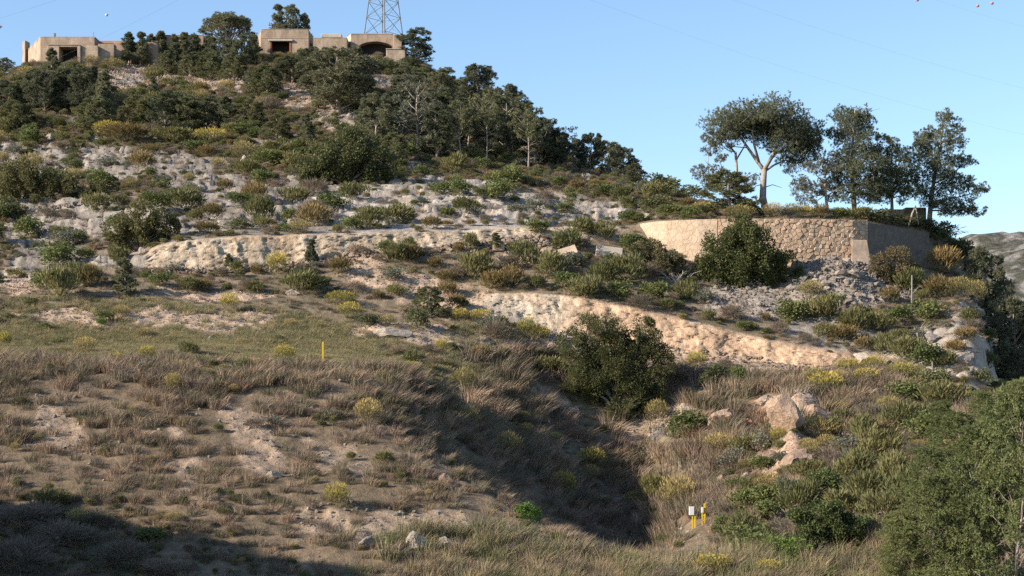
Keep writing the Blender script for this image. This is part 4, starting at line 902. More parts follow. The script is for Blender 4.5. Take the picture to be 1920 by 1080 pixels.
traced_pine('broad umbrella pine with forked pale trunk above the stone wall', (1433, 394), 139.0,
 [([(1436,400,0),(1430,370,0),(1431,345,0),(1433,318,0)],0.34,0.24),([(1433,320,0),(1420,300,.3),(1404,275,.6),(1388,250,.8),(1378,230,.6)],0.19,0.05),([(1424,305,.2),(1412,272,-.5),(1408,248,-.8),(1412,228,-.6)],0.13,0.04),([(1433,318,0),(1448,292,-.3),(1460,265,-.4),(1465,235,-.2)],0.20,0.05),([(1448,292,-.3),(1475,275,.4),(1496,262,.6)],0.11,0.04),([(1433,322,0),(1455,306,.8),(1478,296,1.2),(1496,300,1)],0.11,0.03),([(1431,345,0),(1416,350,-.4),(1405,365,-.6)],0.05,0.015),([(1432,352,0),(1450,345,.4),(1468,350,.6)],0.05,0.015)],
 [(1350,240,20),(1375,224,20),(1400,217,20),(1425,214,20),(1455,213,22),(1480,223,22),(1503,240,22),(1520,256,16),(1495,262,22),(1465,243,24),(1432,238,22),(1402,244,18),(1470,278,18),(1500,288,20),(1490,308,14),(1516,275,14),(1366,250,13),(1342,262,11),(1440,256,14),(1384,236,14),(1415,228,16),(1470,232,18),(1442,225,16),(1482,252,18),(1510,268,14),(1358,230,14),(1450,236,16),(1390,222,12)], PINE_LEAF, 9, 0.30, 1.55, 3)
traced_pine('bare branched greyish pine just left of the umbrella pine', (1386, 396), 141.5,
 [([(1388,402,0),(1385,365,0),(1382,330,0),(1379,285,0)],0.2,0.11),([(1379,287,0),(1366,270,.3),(1352,262,.5)],0.09,0.03),([(1380,300,0),(1392,280,-.4),(1400,262,-.5)],0.09,0.03),([(1383,335,0),(1360,325,.5),(1330,325,.8)],0.07,0.02),([(1384,345,0),(1405,330,.5),(1420,322,.6)],0.06,0.02),([(1385,360,0),(1350,345,-.4),(1325,338,-.6)],0.06,0.02)],
 [(1340,264,11),(1356,278,9),(1370,256,10),(1332,280,8),(1322,328,12),(1345,324,10),(1310,322,7),(1408,340,9),(1352,296,7),(1336,338,9),(1395,352,8)], GREYP, 8, 0.28, 0.8, 4)
traced_pine('tall ragged pine in the middle of the terrace', (1602, 398), 139.5, [([(1602,404,0),(1600,350,0),(1597,300,0),(1600,250,0),(1603,206,0)],0.24,0.05),([(1599,330,0),(1622,300,.3),(1648,268,.4)],0.09,0.03)],
 [(1580,216,12),(1605,209,13),(1622,216,11),(1585,236,14),(1612,240,16),(1628,229,10),(1565,249,9),(1590,262,16),(1615,265,14),(1580,285,14),(1605,290,18),(1630,286,11),(1570,305,14),(1595,315,18),(1625,310,16),(1645,276,9),(1650,264,7),(1640,291,10),(1610,340,20),(1585,340,14),(1635,335,14),(1600,365,18),(1625,365,16),(1650,352,12),(1580,370,11),(1555,335,12),(1562,362,12),(1640,372,12),(1600,225,14),(1600,250,14),(1622,325,14),(1588,325,12),(1655,330,10),(1640,315,12)], PINE_LEAF, 8, 0.28, 1.35, 5)
traced_pine('sparse greyish pine with pale branches left of the tall ragged one', (1550, 397), 138.6, [([(1552,402,0),(1548,365,0),(1547,330,0),(1552,300,0)],0.15,0.05),([(1548,350,0),(1562,335,.3),(1580,325,.5)],0.07,0.03),([(1549,368,0),(1575,352,-.3),(1598,342,-.4)],0.07,0.03),([(1547,345,0),(1530,330,-.3),(1518,318,-.5)],0.06,0.02)],
 [(1530,302,10),(1550,296,11),(1520,320,10),(1545,318,11),(1565,322,9),(1500,346,10),(1515,342,11),(1530,356,11),(1500,366,10),(1520,379,12),(1553,352,8)], GREYP, 8, 0.28, 0.9, 6)
traced_pine('shorter pine between the two tall terrace pines', (1672, 404), 141.0, [([(1673,412,0),(1672,370,0),(1671,320,0),(1673,265,0)],0.17,0.04)],
 [(1672,266,7),(1675,282,10),(1660,297,12),(1690,296,12),(1670,316,16),(1650,326,12),(1696,321,14),(1665,346,14),(1690,350,12),(1646,346,10),(1660,364,11),(1700,340,12),(1705,362,10),(1682,370,12),(1640,362,10),(1680,335,14)], OLIVE, 8, 0.28, 1.3, 7)
traced_pine('tall wide pine leaning right at the end of the terrace', (1744, 414), 142.5, [([(1742,420,0),(1746,370,0),(1754,320,0),(1764,270,0),(1768,226,0)],0.24,0.05),([(1750,345,0),(1780,330,.4),(1808,308,.5)],0.08,0.03),([(1746,378,0),(1785,372,.4),(1822,362,.6)],0.09,0.03),([(1745,395,0),(1780,395,-.4),(1815,392,-.5)],0.08,0.02)],
 [(1765,224,9),(1775,236,10),(1785,251,9),(1755,246,10),(1730,256,9),(1740,266,10),(1765,263,12),(1785,273,10),(1716,271,7),(1725,286,10),(1750,289,14),(1780,293,12),(1735,311,14),(1765,316,16),(1795,306,10),(1815,306,8),(1735,340,14),(1765,345,18),(1795,336,12),(1720,361,10),(1750,370,16),(1785,370,16),(1810,346,9),(1815,366,12),(1832,358,7),(1800,390,14),(1820,386,10),(1827,400,8),(1780,395,10),(1735,385,9),(1712,330,12),(1710,300,9),(1750,330,14),(1780,350,14),(1765,390,12),(1745,275,12)], PINE_LEAF, 8, 0.28, 1.3, 8)
pine(1848, 640, 172, 76, 'dark', 'dark round tree beyond the cliff edge', Y=139.0, name='dark_tree', cat='tree'); pine(1900, 752, 190, 100, 'dark', 'big dark tree in the shade right of the cliff', Y=131.0, name='dark_tree', cat='tree'); pine(1934, 752, 170, 90, 'dark', 'dark tree cut by the right edge below the far hill', Y=138.0, name='dark_tree', cat='tree')
for px, py, h, w, lab in ((585,494,46,26,'little pointed pine in front of the cream rock cut'), (235,556,72,44,'young blue green pine left of the rock cut end'), (806,596,58,56,'young pine behind the spoil bank'), (430,505,30,22,'tiny pine under the cream rock cut'), (930,470,34,28,'small pine at the right end of the rock cut')):
    pine(px, py, h, w, 'slim' if w < 50 else 'bushy', lab, 'lone young pines on the slope')
YP = 'young pines in the right foreground'
for px, py, h, w, lab in [(1912,1130,420,190,'tallest young pine at the lower right corner'), (1826,1110,320,170,'broad young pine left of the tallest foreground one'), (1752,1112,230,150,'middle young pine along the bottom edge'), (1692,1106,150,120,'low young pine at the left end of the foreground thicket'), (1930,950,250,140,'young pine cut by the right edge'), (1868,985,230,130,'young pine behind the foreground pair'), (1796,960,190,130,'light green young pine higher up the thicket'), (1740,985,150,120,'young pine left in the second row'), (1846,860,130,100,'small young pine near the lowest fence post'), (1770,860,110,90,'smallest young pine below the cliff'), (1900,830,120,90,'young pine under the shaded dark tree')]:
    pine(px, py, h, w, 'young', lab, YP)

# ------------------------------------------------------------------ the two big evergreen trees and the thicket
def lobed_tree(name, label, base, lobes, c1, c2, n, leaf, trunk_r, cat='tree'):
    """lobes: (px, py, radius px) round the crown, spread in depth; base: pixel of the foot"""
    g_ = ground(*base); k_ = g_.y/F; rng = np.random.default_rng(len(lobes)*7); t_ = empty(name, g_); tb = MB(); parts = []
    wsum = sum(l[2]**2 for l in lobes); c1, c2 = np.array(c1), np.array(c2)
    for j, (px, py, r) in enumerate(lobes):
        c = np.array(((px-base[0])*k_, rng.uniform(-0.5, 0.5)*r*k_*1.3, (base[1]-py)*k_)); R_ = r*k_*1.12; m = int(n*r*r/wsum)
        # small clumps over the lobe's surface, leaves over each clump
        q = max(8, int(26*r/40)); cs = sph(rng, q); cc = c + cs*R_*0.82; cl = rng.integers(0, q, m); s = sph(rng, m)
        p = cc[cl] + s*R_*0.34*rng.uniform(0.6, 1.1, (m, 1)); d = s*0.6 + cs[cl]*0.5 + rng.normal(size=(m, 3))*0.5
        mk = 0.6*rng.random((q, 1))[cl] + 0.4*rng.random((m, 1)); parts.append(leaves(p, d, leaf*rng.uniform(0.7, 1.3, m), leaf*0.7, c1*(1-mk)+c2*mk, rng))
        if c[2] > 0.5: tb.tube([(0, 0, -0.3), (c[0]*0.35, c[1]*0.35, c[2]*0.45), tuple(c)], [trunk_r, trunk_r*0.6, trunk_r*0.2], 6)
    V_, F_, C_ = join(parts); tm = tb.mesh('trunk', 'bark', True); link('trunk', tm, t_); link('crown', mesh_np('crown', V_, F_, 'leaf', C_), t_)
    return tag(t_, label, cat)
lobed_tree('juniper_tree', 'big dark rounded evergreen tree in the middle of the picture', (1165, 776),
 [(1072,645,26),(1100,622,28),(1132,608,26),(1158,625,24),(1085,672,28),(1115,655,32),(1148,655,28),(1100,700,28),(1128,690,30),(1082,715,20),(1206,618,20),(1222,645,24),(1200,652,22),(1240,668,20),(1250,690,16),(1218,680,24),(1172,682,26),(1195,705,28),(1160,710,28),(1225,712,22),(1140,730,26),(1180,738,28),(1210,745,24),(1160,760,22),(1195,768,20),(1112,738,20),(1240,735,16),(1168,645,26),(1182,665,24),(1150,690,28),(1190,635,18),(1122,712,26),(1215,660,22),(1172,720,26)],
 (0.102,0.114,0.048), (0.180,0.180,0.074), 72000, 0.105, 0.16)
lobed_tree('holm_oak', 'dark leafy tree standing against the stone wall', (1395, 534),
 [(1375,432,26),(1350,450,28),(1390,455,34),(1420,460,28),(1335,478,26),(1365,485,36),(1405,490,34),(1440,492,28),(1345,510,26),(1385,515,28),(1430,516,26),(1475,495,22),(1480,515,20),(1320,500,16),(1395,420,16)],
 (0.090,0.110,0.043), (0.150,0.168,0.066), 30000, 0.17, 0.15)
lobed_tree('thicket', 'large dark green thicket below the flank wood', (650, 346),
 [(575,320,26),(600,305,28),(630,295,30),(660,280,32),(690,290,30),(715,305,26),(640,320,30),(675,325,30),(705,328,22),(600,330,20),(655,262,22)],
 (0.102,0.120,0.054), (0.168,0.180,0.078), 20000, 0.24, 0.12, 'thicket')
lobed_tree('thicket', 'wide low olive thicket at the left edge of the rocky slope', (70, 374),
 [(5,340,26),(35,330,28),(70,338,28),(105,342,26),(135,348,22),(165,352,18),(30,358,22),(70,362,22),(110,362,18),(195,350,14)],
 (0.132,0.138,0.060), (0.204,0.192,0.084), 17000, 0.2, 0.08, 'thicket')
lobed_tree('thicket', 'rounded olive thicket above the left end of the rock cut', (262, 468),
 [(215,435,20),(240,418,22),(270,410,26),(300,415,22),(318,428,16),(255,440,24),(290,440,22),(230,455,16),(270,458,16),(310,450,14)],
 (0.132,0.138,0.060), (0.216,0.198,0.090), 15000, 0.17, 0.08, 'thicket')
lobed_tree('thicket', 'dark leafy thicket at the bottom beside the young pines', (1550, 1040),
 [(1500,990,30),(1530,975,30),(1565,980,32),(1595,995,26),(1545,1010,30),(1510,1015,24),(1585,1018,22)],
 (0.096,0.126,0.048), (0.156,0.186,0.066), 20000, 0.10, 0.06, 'thicket')
lobed_tree('thicket', 'olive brown thicket in front of the shaded wall end', (1675, 536),
 [(1650,500,22),(1680,492,24),(1705,505,20),(1660,518,20),(1690,520,20)], (0.144,0.126,0.072), (0.228,0.186,0.102), 11000, 0.13, 0.06, 'thicket')
lobed_tree('thicket', 'brownish green thicket left of the wall beside the slab', (1222, 512),
 [(1200,470,16),(1225,475,22),(1250,488,22),(1270,498,14),(1205,495,18),(1235,505,16)], (0.132,0.132,0.066), (0.216,0.192,0.096), 11000, 0.14, 0.06, 'thicket')

# ------------------------------------------------------------------ single bushes
NB = {}
BUSHES = []            # object, kind, px, py, width px
def bush(px, py, w, h, kind, label=None, p=None):
    g_ = ground(px, py) if p is None else Vector(p); k_ = g_.y/F; i = NB.get(kind, 0); NB[kind] = i+1
    o = link(BNAME[kind][0], BUSH[kind][i % len(BUSH[kind])], None, g_-Vector((0, 0, 0.04))); s_ = w*k_
    bo = 1.3 if kind in ('yellow', 'dull') else 1.15; o.scale = (s_*bo, s_*bo*0.95, h*k_*bo); o.rotation_euler = (0, 0, (i*2.399) % 6.283); tag(o, label, BNAME[kind][2], None); BUSHES.append((o, kind, px, py, w)); return o
HAND = '''50 990 110 50 heather;130 1030 130 56 heather;215 1062 110 46 heather;30 1070 130 64 heather;320 1080 90 34 heather;90 950 70 34 rosemary;180 985 70 30 heather;690 797 50 44 dull;878 808 44 42 dull;952 862 56 46 dull;1108 878 52 34 yellow;1056 932 48 42 yellow;631 952 46 42 yellow;993 984 48 46 bright;430 588 34 34 yellow;533 680 40 30 yellow;
275 677 32 26 yellow;222 681 30 18 yellow;160 663 40 28 dull;8 656 26 32 yellow;325 737 32 34 dull;462 702 40 32 rosemary;358 668 42 28 rosemary;980 790 24 18 dull;986 815 28 20 dull;870 732 44 38 dull;
1040 835 28 22 dull;1180 1067 42 32 yellow;1338 1078 72 36 yellow;1440 1082 50 30 yellow;285 1012 64 34 mastic;1190 955 44 30 dull;1105 905 40 30 dull;1010 790 30 22 dull;
656 602 48 32 yellow;640 572 54 24 yellow;690 612 42 28 dark;727 612 32 20 dull;782 612 52 40 dark;862 602 32 22 yellow;856 578 38 26 russet;990 634 38 34 yellow;1014 642 38 28 yellow;940 645 66 42 heather;900 604 44 22 yellow;915 622 50 34 blue;
775 683 48 28 rosemary;826 662 24 24 yellow;770 692 42 14 dull;902 676 42 28 russet;942 676 34 26 rosemary;1025 700 62 32 rosemary;1306 692 36 30 yellow;1340 728 54 52 dark;1380 728 38 46 mastic;1232 794 40 40 dull;1290 816 86 52 mastic;1280 720 60 40 heather;
1548 742 62 40 yellow;1592 704 56 28 yellow;1624 724 48 30 yellow;1570 725 40 28 dull;1528 738 44 44 dull;1692 712 62 28 yellow;1714 734 44 24 yellow;1576 780 32 24 yellow;1666 788 48 40 dull;1460 830 32 26 yellow;1518 864 40 34 dull;1640 700 40 30 yellow;1480 712 40 20 heather;
110 560 66 62 rosemary;150 540 52 48 rosemary;170 538 44 40 russet;296 536 52 28 mastic;80 540 50 40 mastic;520 517 42 40 yellow;570 548 84 46 rosemary;600 548 50 34 mastic;742 492 62 38 rosemary;736 527 54 30 blue;768 492 42 34 russet;816 502 30 20 russet;882 468 32 32 rosemary;892 524 64 52 rosemary;926 542 52 34 russet;860 525 40 30 heather;
725 470 40 24 mastic;840 556 40 28 russet;745 555 42 22 rosemary;865 575 34 20 bright;200 604 40 24 mastic;190 612 24 18 bright;640 320 60 40 mastic;20 412 52 38 dark;350 392 84 42 rosemary;240 268 92 34 russet;205 262 60 30 yellow;330 270 90 30 rosemary;500 312 74 36 mastic;395 270 60 26 yellow;
470 330 60 30 rosemary;620 392 70 34 mastic;550 380 60 30 rosemary;660 372 60 30 rosemary;580 402 50 26 heather;745 418 90 36 rosemary;830 365 64 28 mastic;905 372 44 20 rosemary;880 400 60 30 rosemary;840 405 36 22 mastic;545 418 34 30 mastic;390 438 50 22 russet;490 428 40 22 rosemary;660 430 44 30 mastic;
1010 438 50 28 mastic;1060 470 60 40 rosemary;1090 440 50 34 rosemary;1128 446 56 30 rosemary;1180 470 50 44 mastic;990 500 60 50 rosemary;960 540 50 40 russet;1030 520 60 50 rosemary;1060 545 60 40 mastic;1095 560 66 44 rosemary;1130 530 60 44 rosemary;1180 530 70 54 rosemary;1160 560 50 40 mastic;1080 500 54 34 blue;1230 560 60 36 mastic;1200 580 44 30 heather;1290 560 50 34 rosemary;1320 570 44 34 blue;1250 580 40 22 rosemary;
1490 600 76 50 mastic;1540 600 80 48 rosemary;1520 560 50 30 dull;1600 620 70 44 rosemary;1580 640 60 30 russet;1650 620 60 38 rosemary;1690 610 60 40 mastic;1740 600 60 44 mastic;1620 656 40 24 russet;1660 664 50 40 rosemary;1700 680 70 50 rosemary;1735 690 60 50 mastic;1760 560 60 40 russet;1800 560 50 36 dull;1700 550 60 44 rosemary;1770 515 64 50 russet;1815 606 44 30 rosemary;1845 585 36 30 russet;1850 640 40 34 mastic;1855 690 36 34 rosemary;1790 664 44 26 russet;1770 690 50 34 rosemary;1840 720 40 34 dark;1865 745 44 40 dark;1810 640 50 26 russet;1830 565 34 34 dull;
1745 740 80 60 dark;1700 760 80 50 mastic;1770 770 90 56 rosemary;1640 800 60 44 heather;1690 815 80 60 rosemary;1740 830 90 70 mastic;1620 830 70 54 rosemary;1590 850 60 40 blue;1660 860 90 60 rosemary;1560 880 60 40 heather;1600 900 80 60 rosemary;1520 900 60 40 rosemary;1550 930 80 54 mastic;1480 930 70 44 blue;1440 950 70 56 mastic;1400 960 70 50 mastic;1630 950 90 66 rosemary;1680 920 90 70 rosemary;1500 960 80 60 rosemary;1385 1022 72 62 rosemary;1420 1040 100 66 mastic;1352 996 36 34 mastic;1480 1050 80 50 bright;1620 1010 80 60 mastic;1655 980 80 60 rosemary;1270 960 70 60 dull;1230 940 60 50 rosemary;
1385 410 60 22 dull;1320 404 50 22 yellow;1270 404 60 20 rosemary;1450 408 40 24 dull;1485 408 36 24 dull;1515 408 30 20 yellow;1540 410 32 26 russet;1575 410 40 24 mastic;1610 412 50 26 rosemary;1650 418 60 30 dark;1690 424 60 28 dark;1730 432 60 30 dark;1765 460 60 50 dark;1800 490 60 50 dark;1250 368 76 50 dark;1290 378 60 36 dark;1225 372 50 30 rosemary;1400 404 50 40 dark;
700 132 60 22 dark;735 134 60 24 dark;680 132 50 22 rosemary;770 130 40 26 dark;650 122 50 22 dark;610 122 60 24 dark;560 124 60 20 rosemary'''
for ln in HAND.replace('\n', '').split(';'):
    a = ln.split(); bush(*[float(v) for v in a[:4]], a[4])

# random bushes over the slopes, thinned so they keep apart
taken = [(b[2], b[3], b[4]) for b in BUSHES] + [(1308, 1000, 80), (1308, 985, 70), (1308, 1025, 80), (1308, 1045, 60), (605, 690, 40), (1480, 790, 60), (1525, 780, 60), (1480, 850, 60), (1500, 870, 50), (1425, 790, 60), (1350, 790, 50), (1505, 820, 50)]
def fill(density, seed, kinds, smin, smax, cap, sq=0.62, sep=0.55):
    p, r, c = sample(density, seed, cap*6); rng = np.random.default_rng(seed+1); n = 0
    for q in range(len(p)):
        if n >= cap: break
        X_, Y_, Z_ = p[q]; px = 960+X_/Y_*F; py = HZ-Z_/Y_*F; w = (smin+(smax-smin)*rng.random()**1.6)*F/Y_
        if any(abs(px-a) < (w+d)*0.5*sep and abs(py-b__) < (w+d)*0.30*sep for a, b__, d in taken): continue
        kd = kinds[rng.integers(len(kinds))]; taken.append((px, py, w))
        if -20 < px < 1940: bush(px, py, w, w*sq*rng.uniform(0.75, 1.25), kd, p=p[q]); n += 1
soft = 1-np.clip(rockm, 0, 1)*0.75
nozone = 1-np.clip(scarpU+scarpL+cliff+rubble, 0, 1)
tree_gap = np.where((U > 1190) & (R2 > 8.9) & (R2 < 10.1), 0, 1)
D_up = ((R2 > 10.0) & (R2 < 12.97) & (U < 1330))*soft*nozone*0.5*(1-0.93*soil)*(1-((R2 > 12.55) & (U > 480) & (U < 780)))
fill(D_up, 51, ['rosemary', 'rosemary', 'mastic', 'heather', 'russet', 'dark', 'mastic', 'dull', 'rosemary', 'blue', 'mastic'], 0.9, 3.3, 640, sep=0.42)
D_mid = ((R2 > 8.05) & (R2 < 9.0))*soft*nozone*(1-0.75*soil)*0.5*tree_gap
fill(D_mid, 53, ['rosemary', 'rosemary', 'mastic', 'heather', 'russet', 'blue', 'heather'], 0.8, 2.0, 130)
D_low = ((R2 > 6.0) & (R2 < 7.0))*nozone*(1-0.8*soil)*0.3
fill(D_low, 55, ['rosemary', 'heather', 'mastic', 'heather', 'dull'], 0.6, 1.3, 46)
fill(((R2 > 4.8) & (R2 < 6.1) & (U < 900))*0.3, 56, ['heather', 'rosemary', 'dull', 'mastic', 'heather'], 0.4, 0.95, 36)
edge = blur(((np.abs(R2-8.06) < 0.06)*(U > 900)*(U < 1640) + (np.abs(R2-10.08) < 0.06)*(U > 280)*(U < 1100)).astype(float), 1)
fill(edge*3, 58, ['rosemary', 'heather', 'mastic', 'russet', 'heather'], 0.5, 1.2, 50)
D_right = ((R2 > 2.3) & (R2 < 6.2) & (U > 1340) & (PYF > 800+(1500-U)*0.3))*0.6
fill(D_right, 57, ['rosemary', 'mastic', 'heather', 'rosemary', 'dull', 'blue'], 0.9, 2.2, 190, sep=0.42)
D_front = ((R2 > 1.9) & (R2 < 5.6) & (U < 1400))*0.2
fill(D_front, 59, ['heather', 'heather', 'rosemary', 'dull', 'blue'], 0.5, 1.0, 60)

# labels that say which bush: its look, the landmark next to it, and its order there
MARKS = [(130,110,'below the leftmost bunker'),(330,110,'near the hilltop row of pines'),(540,110,'below the middle bunker'),(700,118,'below the rightmost bunker'),(60,200,'by the left pine clump'),(240,165,'by the reddish cut under the hilltop'),
 (400,170,'under the long reddish bank'),(560,190,'by the tan cut below the big dark pine'),(300,240,'among the olive slope pines'),(450,250,'right of the olive slope pines'),(650,245,'above the dark green thicket'),(640,330,'around the dark green thicket'),(80,300,'above the left edge thicket'),
 (240,310,'on the grey ledges upper left'),(400,310,'on the upper slope left of centre'),(520,290,'by the two tan boulders'),(120,385,'by the dry stone wall'),(30,430,'below the left edge thicket'),(260,430,'by the rounded olive thicket'),(420,400,'above the middle of the cream rock cut'),
 (560,400,'above the right part of the cream rock cut'),(740,390,'left of the white rock ledges'),(860,370,'on the white rock ledges'),(1000,390,'at the right end of the white ledges'),(850,310,'at the foot of the flank pines'),(1000,330,'right of the white stake'),(1120,350,'below the end of the flank wood'),(1240,370,'on the skyline left of the umbrella pine'),
 (140,520,'left of the cream rock cut'),(330,530,'under the left end of the rock cut'),(540,530,'under the middle of the rock cut'),(760,500,'on the bare tan slope'),(880,480,'below the right end of the rock cut'),(1000,480,'by the long tilted slab'),(1130,470,'by the upright slab'),(1050,540,'above the tan earth bank'),(1200,540,'left of the wall tree'),(1330,570,'on the rubble under the wall tree'),
 (1500,580,'below the rubble heap'),(1620,620,'above the right end of the earth bank'),(1720,610,'by the tallest fence post'),(1800,560,'at the cliff top'),(1740,700,'by the lower fence posts'),(1450,405,'along the top of the stone wall'),(1700,425,'on top of the shaded wall end'),(100,600,'at the back of the green grass'),(330,610,'behind the green grass'),(560,600,'behind the yellow marker post'),
 (680,600,'left of the spoil bank'),(830,600,'behind the spoil bank'),(960,630,'at the right end of the spoil bank'),(120,670,'in the green grass near the left edge'),(340,680,'in the green grass'),(520,690,'near the yellow marker post'),(800,680,'below the spoil bank'),(1000,700,'left of the big rounded tree'),(1300,720,'right of the big rounded tree'),(1250,800,'below the big rounded tree'),
 (150,800,'on the left of the grassy mound'),(400,800,'in the middle of the grassy mound'),(650,850,'on the right shoulder of the mound'),(900,840,'in the shaded flank'),(1060,900,'deep in the shaded gully'),(700,980,'above the white boulders'),(250,1000,'at the edge of the dark shadow'),(1000,1000,'at the foot of the mound'),(1200,1050,'in the near grass under the gully'),(1340,1040,'by the yellow utility posts'),
 (1580,730,'on the yellow flowering bank'),(1480,820,'by the broken earth bank'),(1620,820,'above the green scrub slope'),(1560,930,'in the middle of the green scrub slope'),(1420,960,'above the utility posts'),(1690,880,'left of the young pines'),(1750,790,'above the young pines'),(1440,1050,'at the bottom of the green scrub'),(1640,1000,'beside the lowest young pine')]
byl = {}
for o, kd, px, py, w in BUSHES:
    mk = min(MARKS, key=lambda q: ((q[0]-px)/1.6)**2+((q[1]-py))**2)[2]; wm = w*o.location.y/F
    size = 'small' if wm < 0.95 else ('large' if wm > 2.3 else '')
    byl.setdefault((' '.join((size+' '+BNAME[kd][1]+' '+mk).split()), kd), []).append((px, py, o))
ORDS = ['leftmost', 'second', 'third', 'fourth', 'fifth', 'sixth', 'seventh', 'eighth']
ORD = ['leftmost', 'second from left', 'third from left', 'fourth from left', 'fifth from left', 'sixth from left', 'seventh from left', 'eighth from left']
for (lab, kd), L in byl.items():
    L.sort(key=lambda q: q[0])
    for i, (px, py, o) in enumerate(L):
        o['group'] = BNAME[kd][1].replace('bush', 'bushes').replace('shrub', 'shrubs') + ' on the hillside'
        if len(L) == 1: o['label'] = lab
        elif len(L) == 2: o['label'] = lab + (', left of two', ', right of two')[i]
        else: o['label'] = lab + ', ' + ((ORD if len(lab.split()) < 14 else ORDS)[i] if i < 8 else 'farther right')
        while len(o['label'].split()) > 16: o['label'] = o['label'].replace(' round', '', 1).replace(' rounded', '', 1) if ' round' in o['label'] else ' '.join(o['label'].split()[1:])

# ------------------------------------------------------------------ boulders and rubble
for a in [(1352,798,66,46,'tan','largest tan boulder right of the big rounded tree'),(1012+220,830,36,26,'pale','pale boulder low in the gully, lower of two'),(1236,812,34,20,'pale','pale boulder in the gully, upper of two'),(1290,776,44,24,'pale','grey white boulder half hidden by leafy bush'),
 (788,1036,54,50,'pale','biggest white boulder at the foot of the mound'),(832,1034,36,34,'pale','white boulder just right of the biggest one'),(688,1030,36,28,'pale','white boulder left of the biggest one'),(745,1036,32,22,'grey','grey boulder between the white ones'),(880,1000,44,28,'grey','grey boulder above and right of the white ones'),(895,1015,16,20,'pale','small upright white stone right of the white boulders'),(955,1036,30,20,'pale','flat white rock near the foot of the gully'),(722,1042,18,18,'grey','small grey rock beside the grey boulder'),
 (514,898,28,20,'pale','white rock alone on the mound slope'),(838,912,34,28,'tan','angular tan rock on the right shoulder of the mound'),(583,928,22,16,'tan','tan rock left of the yellow bush'),(519,1045,20,16,'tan','rounded tan rock in the near grass'),(508,838,14,12,'pale','small white rock on the mound, upper of two'),(494,826,12,9,'pale','small white rock on the mound, topmost'),
 (420,1046,20,26,'grey','grey stone standing in the shadow edge'),(400,940,24,14,'pale','pale flat stone on the left mound'),(500,272,18,16,'tan','round tan boulder on the upper slope, left of pair'),(540,278,36,22,'tan','larger tan boulder on the upper slope, right of pair'),(98,264,26,18,'pale','pale boulder on the upper left ledges'),(60,528,24,20,'pale','cream boulder on the left tan bank'),(268,478,20,20,'pale','pale boulder at the left end of the rock cut'),(455,310,20,26,'pale','upright pale rock below the tan boulder'),
 (545,556,22,16,'pale','white rock in the grass under the rock cut'),(735,634,70,26,'pale','large rounded cream boulder on the spoil bank'),(905,640,14,12,'pale','white stone on the spoil bank'),(1040,652,24,14,'pale','white slab of rock beside the big rounded tree'),(1620,684,50,30,'pale','white boulder at the right end of the earth bank'),(1665,690,24,18,'pale','cream rock right of the earth bank end'),(1580,716,40,26,'tan','pinkish rock among yellow flowers'),
 (1480,806,80,76,'tan','tall broken block of tan earth, left'),(1535,796,92,60,'tan','wide broken block of tan earth, upper right'),(1496,884,78,60,'tan','big tan earth block at the lower end of the bank'),(1362,882,34,46,'tan','upright tan rock in the gully grass'),(1440,872,40,36,'tan','tan rock beside the big earth block'),(1358,910,30,22,'tan','tan rock above the utility posts'),(1405,900,24,18,'pale','pale rock below the big earth block'),(1330,952,30,22,'pale','pale rock behind the utility posts, upper'),(1345,972,24,16,'pale','pale rock behind the utility posts, lower'),
 (1798,640,42,26,'grey','upper rounded rock outcrop on the cliff top'),(1832,596,44,24,'grey','topmost pale rock ledge at the cliff'),(1812,680,70,36,'grey','broad pitted rock outcrop over the cliff'),(1812,735,44,24,'grey','white rock face low on the cliff'),(1780,712,44,22,'grey','dark streaked rock beside the white face'),(1752,640,44,24,'grey','rock ledge right of the tallest fence post'),
 (1120,850,26,16,'pale','pale rock half way down the gully'),(1150,875,20,12,'pale','small pale rock lower in the gully'),(1185,840,24,16,'pale','pale rock at the lit edge of the gully'),(1215,860,30,18,'pale','broad pale rock on the lit gully bank'),(1270,880,24,14,'tan','tan rock on the lit gully bank'),(1300,850,26,18,'pale','pale rock below the leafy bush'),(1060,1010,30,18,'pale','white rock on the mound foot above the mouth'),(1030,1030,26,16,'pale','white rock at the mound foot'),(1000,1005,22,14,'grey','grey rock at the mound foot'),(1075,775,20,16,'pale','white rock at the top of the shaded gully'),(1050,770,16,12,'pale','small white rock at the top of the gully'),(1160,940,30,10,'grey','flat grey rock in the gully bed'),(1210,905,18,10,'pale','flat white stone in the gully grass'),(1640,890,18,12,'tan','small tan rock in the green scrub'),(1490,945,18,14,'tan','tan rock in the lower green scrub'),(1460,975,22,26,'grey','grey upright rock in the lower scrub'),(1100,1028,20,16,'pale','white angular rock at the gully mouth'),(1080,1040,14,12,'pale','small white rock at the gully mouth')]:
    rock(*a)
# rubble heap and scree: the larger stones one by one
def stones_in(density, seed, n, smin, smax, kinds, name, lab, cat, group):
    p, r, c = sample(density, seed, n); rng = np.random.default_rng(seed)
    for q in range(len(p)):
        s_ = smin+(smax-smin)*rng.random()**2; kd = kinds[rng.integers(len(kinds))]; me = STONE[kd][rng.integers(4)]
        o = link(name, me, None, p[q]+np.array((0, 0, s_*0.3))); o.scale = (s_*rng.uniform(.8, 1.3), s_*rng.uniform(.8, 1.2), s_*rng.uniform(.6, .9)); o.rotation_euler = tuple(rng.uniform(-0.6, 0.6, 2))+(rng.uniform(0, 6.28),)
        qx = 960+p[q][0]/p[q][1]*F; lo_, hi_ = np.percentile(960+p[:, 0]/p[:, 1]*F, (33, 67)); side = 'at the left end of' if qx < lo_ else ('at the right end of' if qx > hi_ else 'in the middle of')
        tag(o, '%s %s stone %s %s' % ('large' if s_ > smin+0.45*(smax-smin) else ('middling' if s_ > smin+0.15*(smax-smin) else 'small'), kd, side, lab), cat, group)
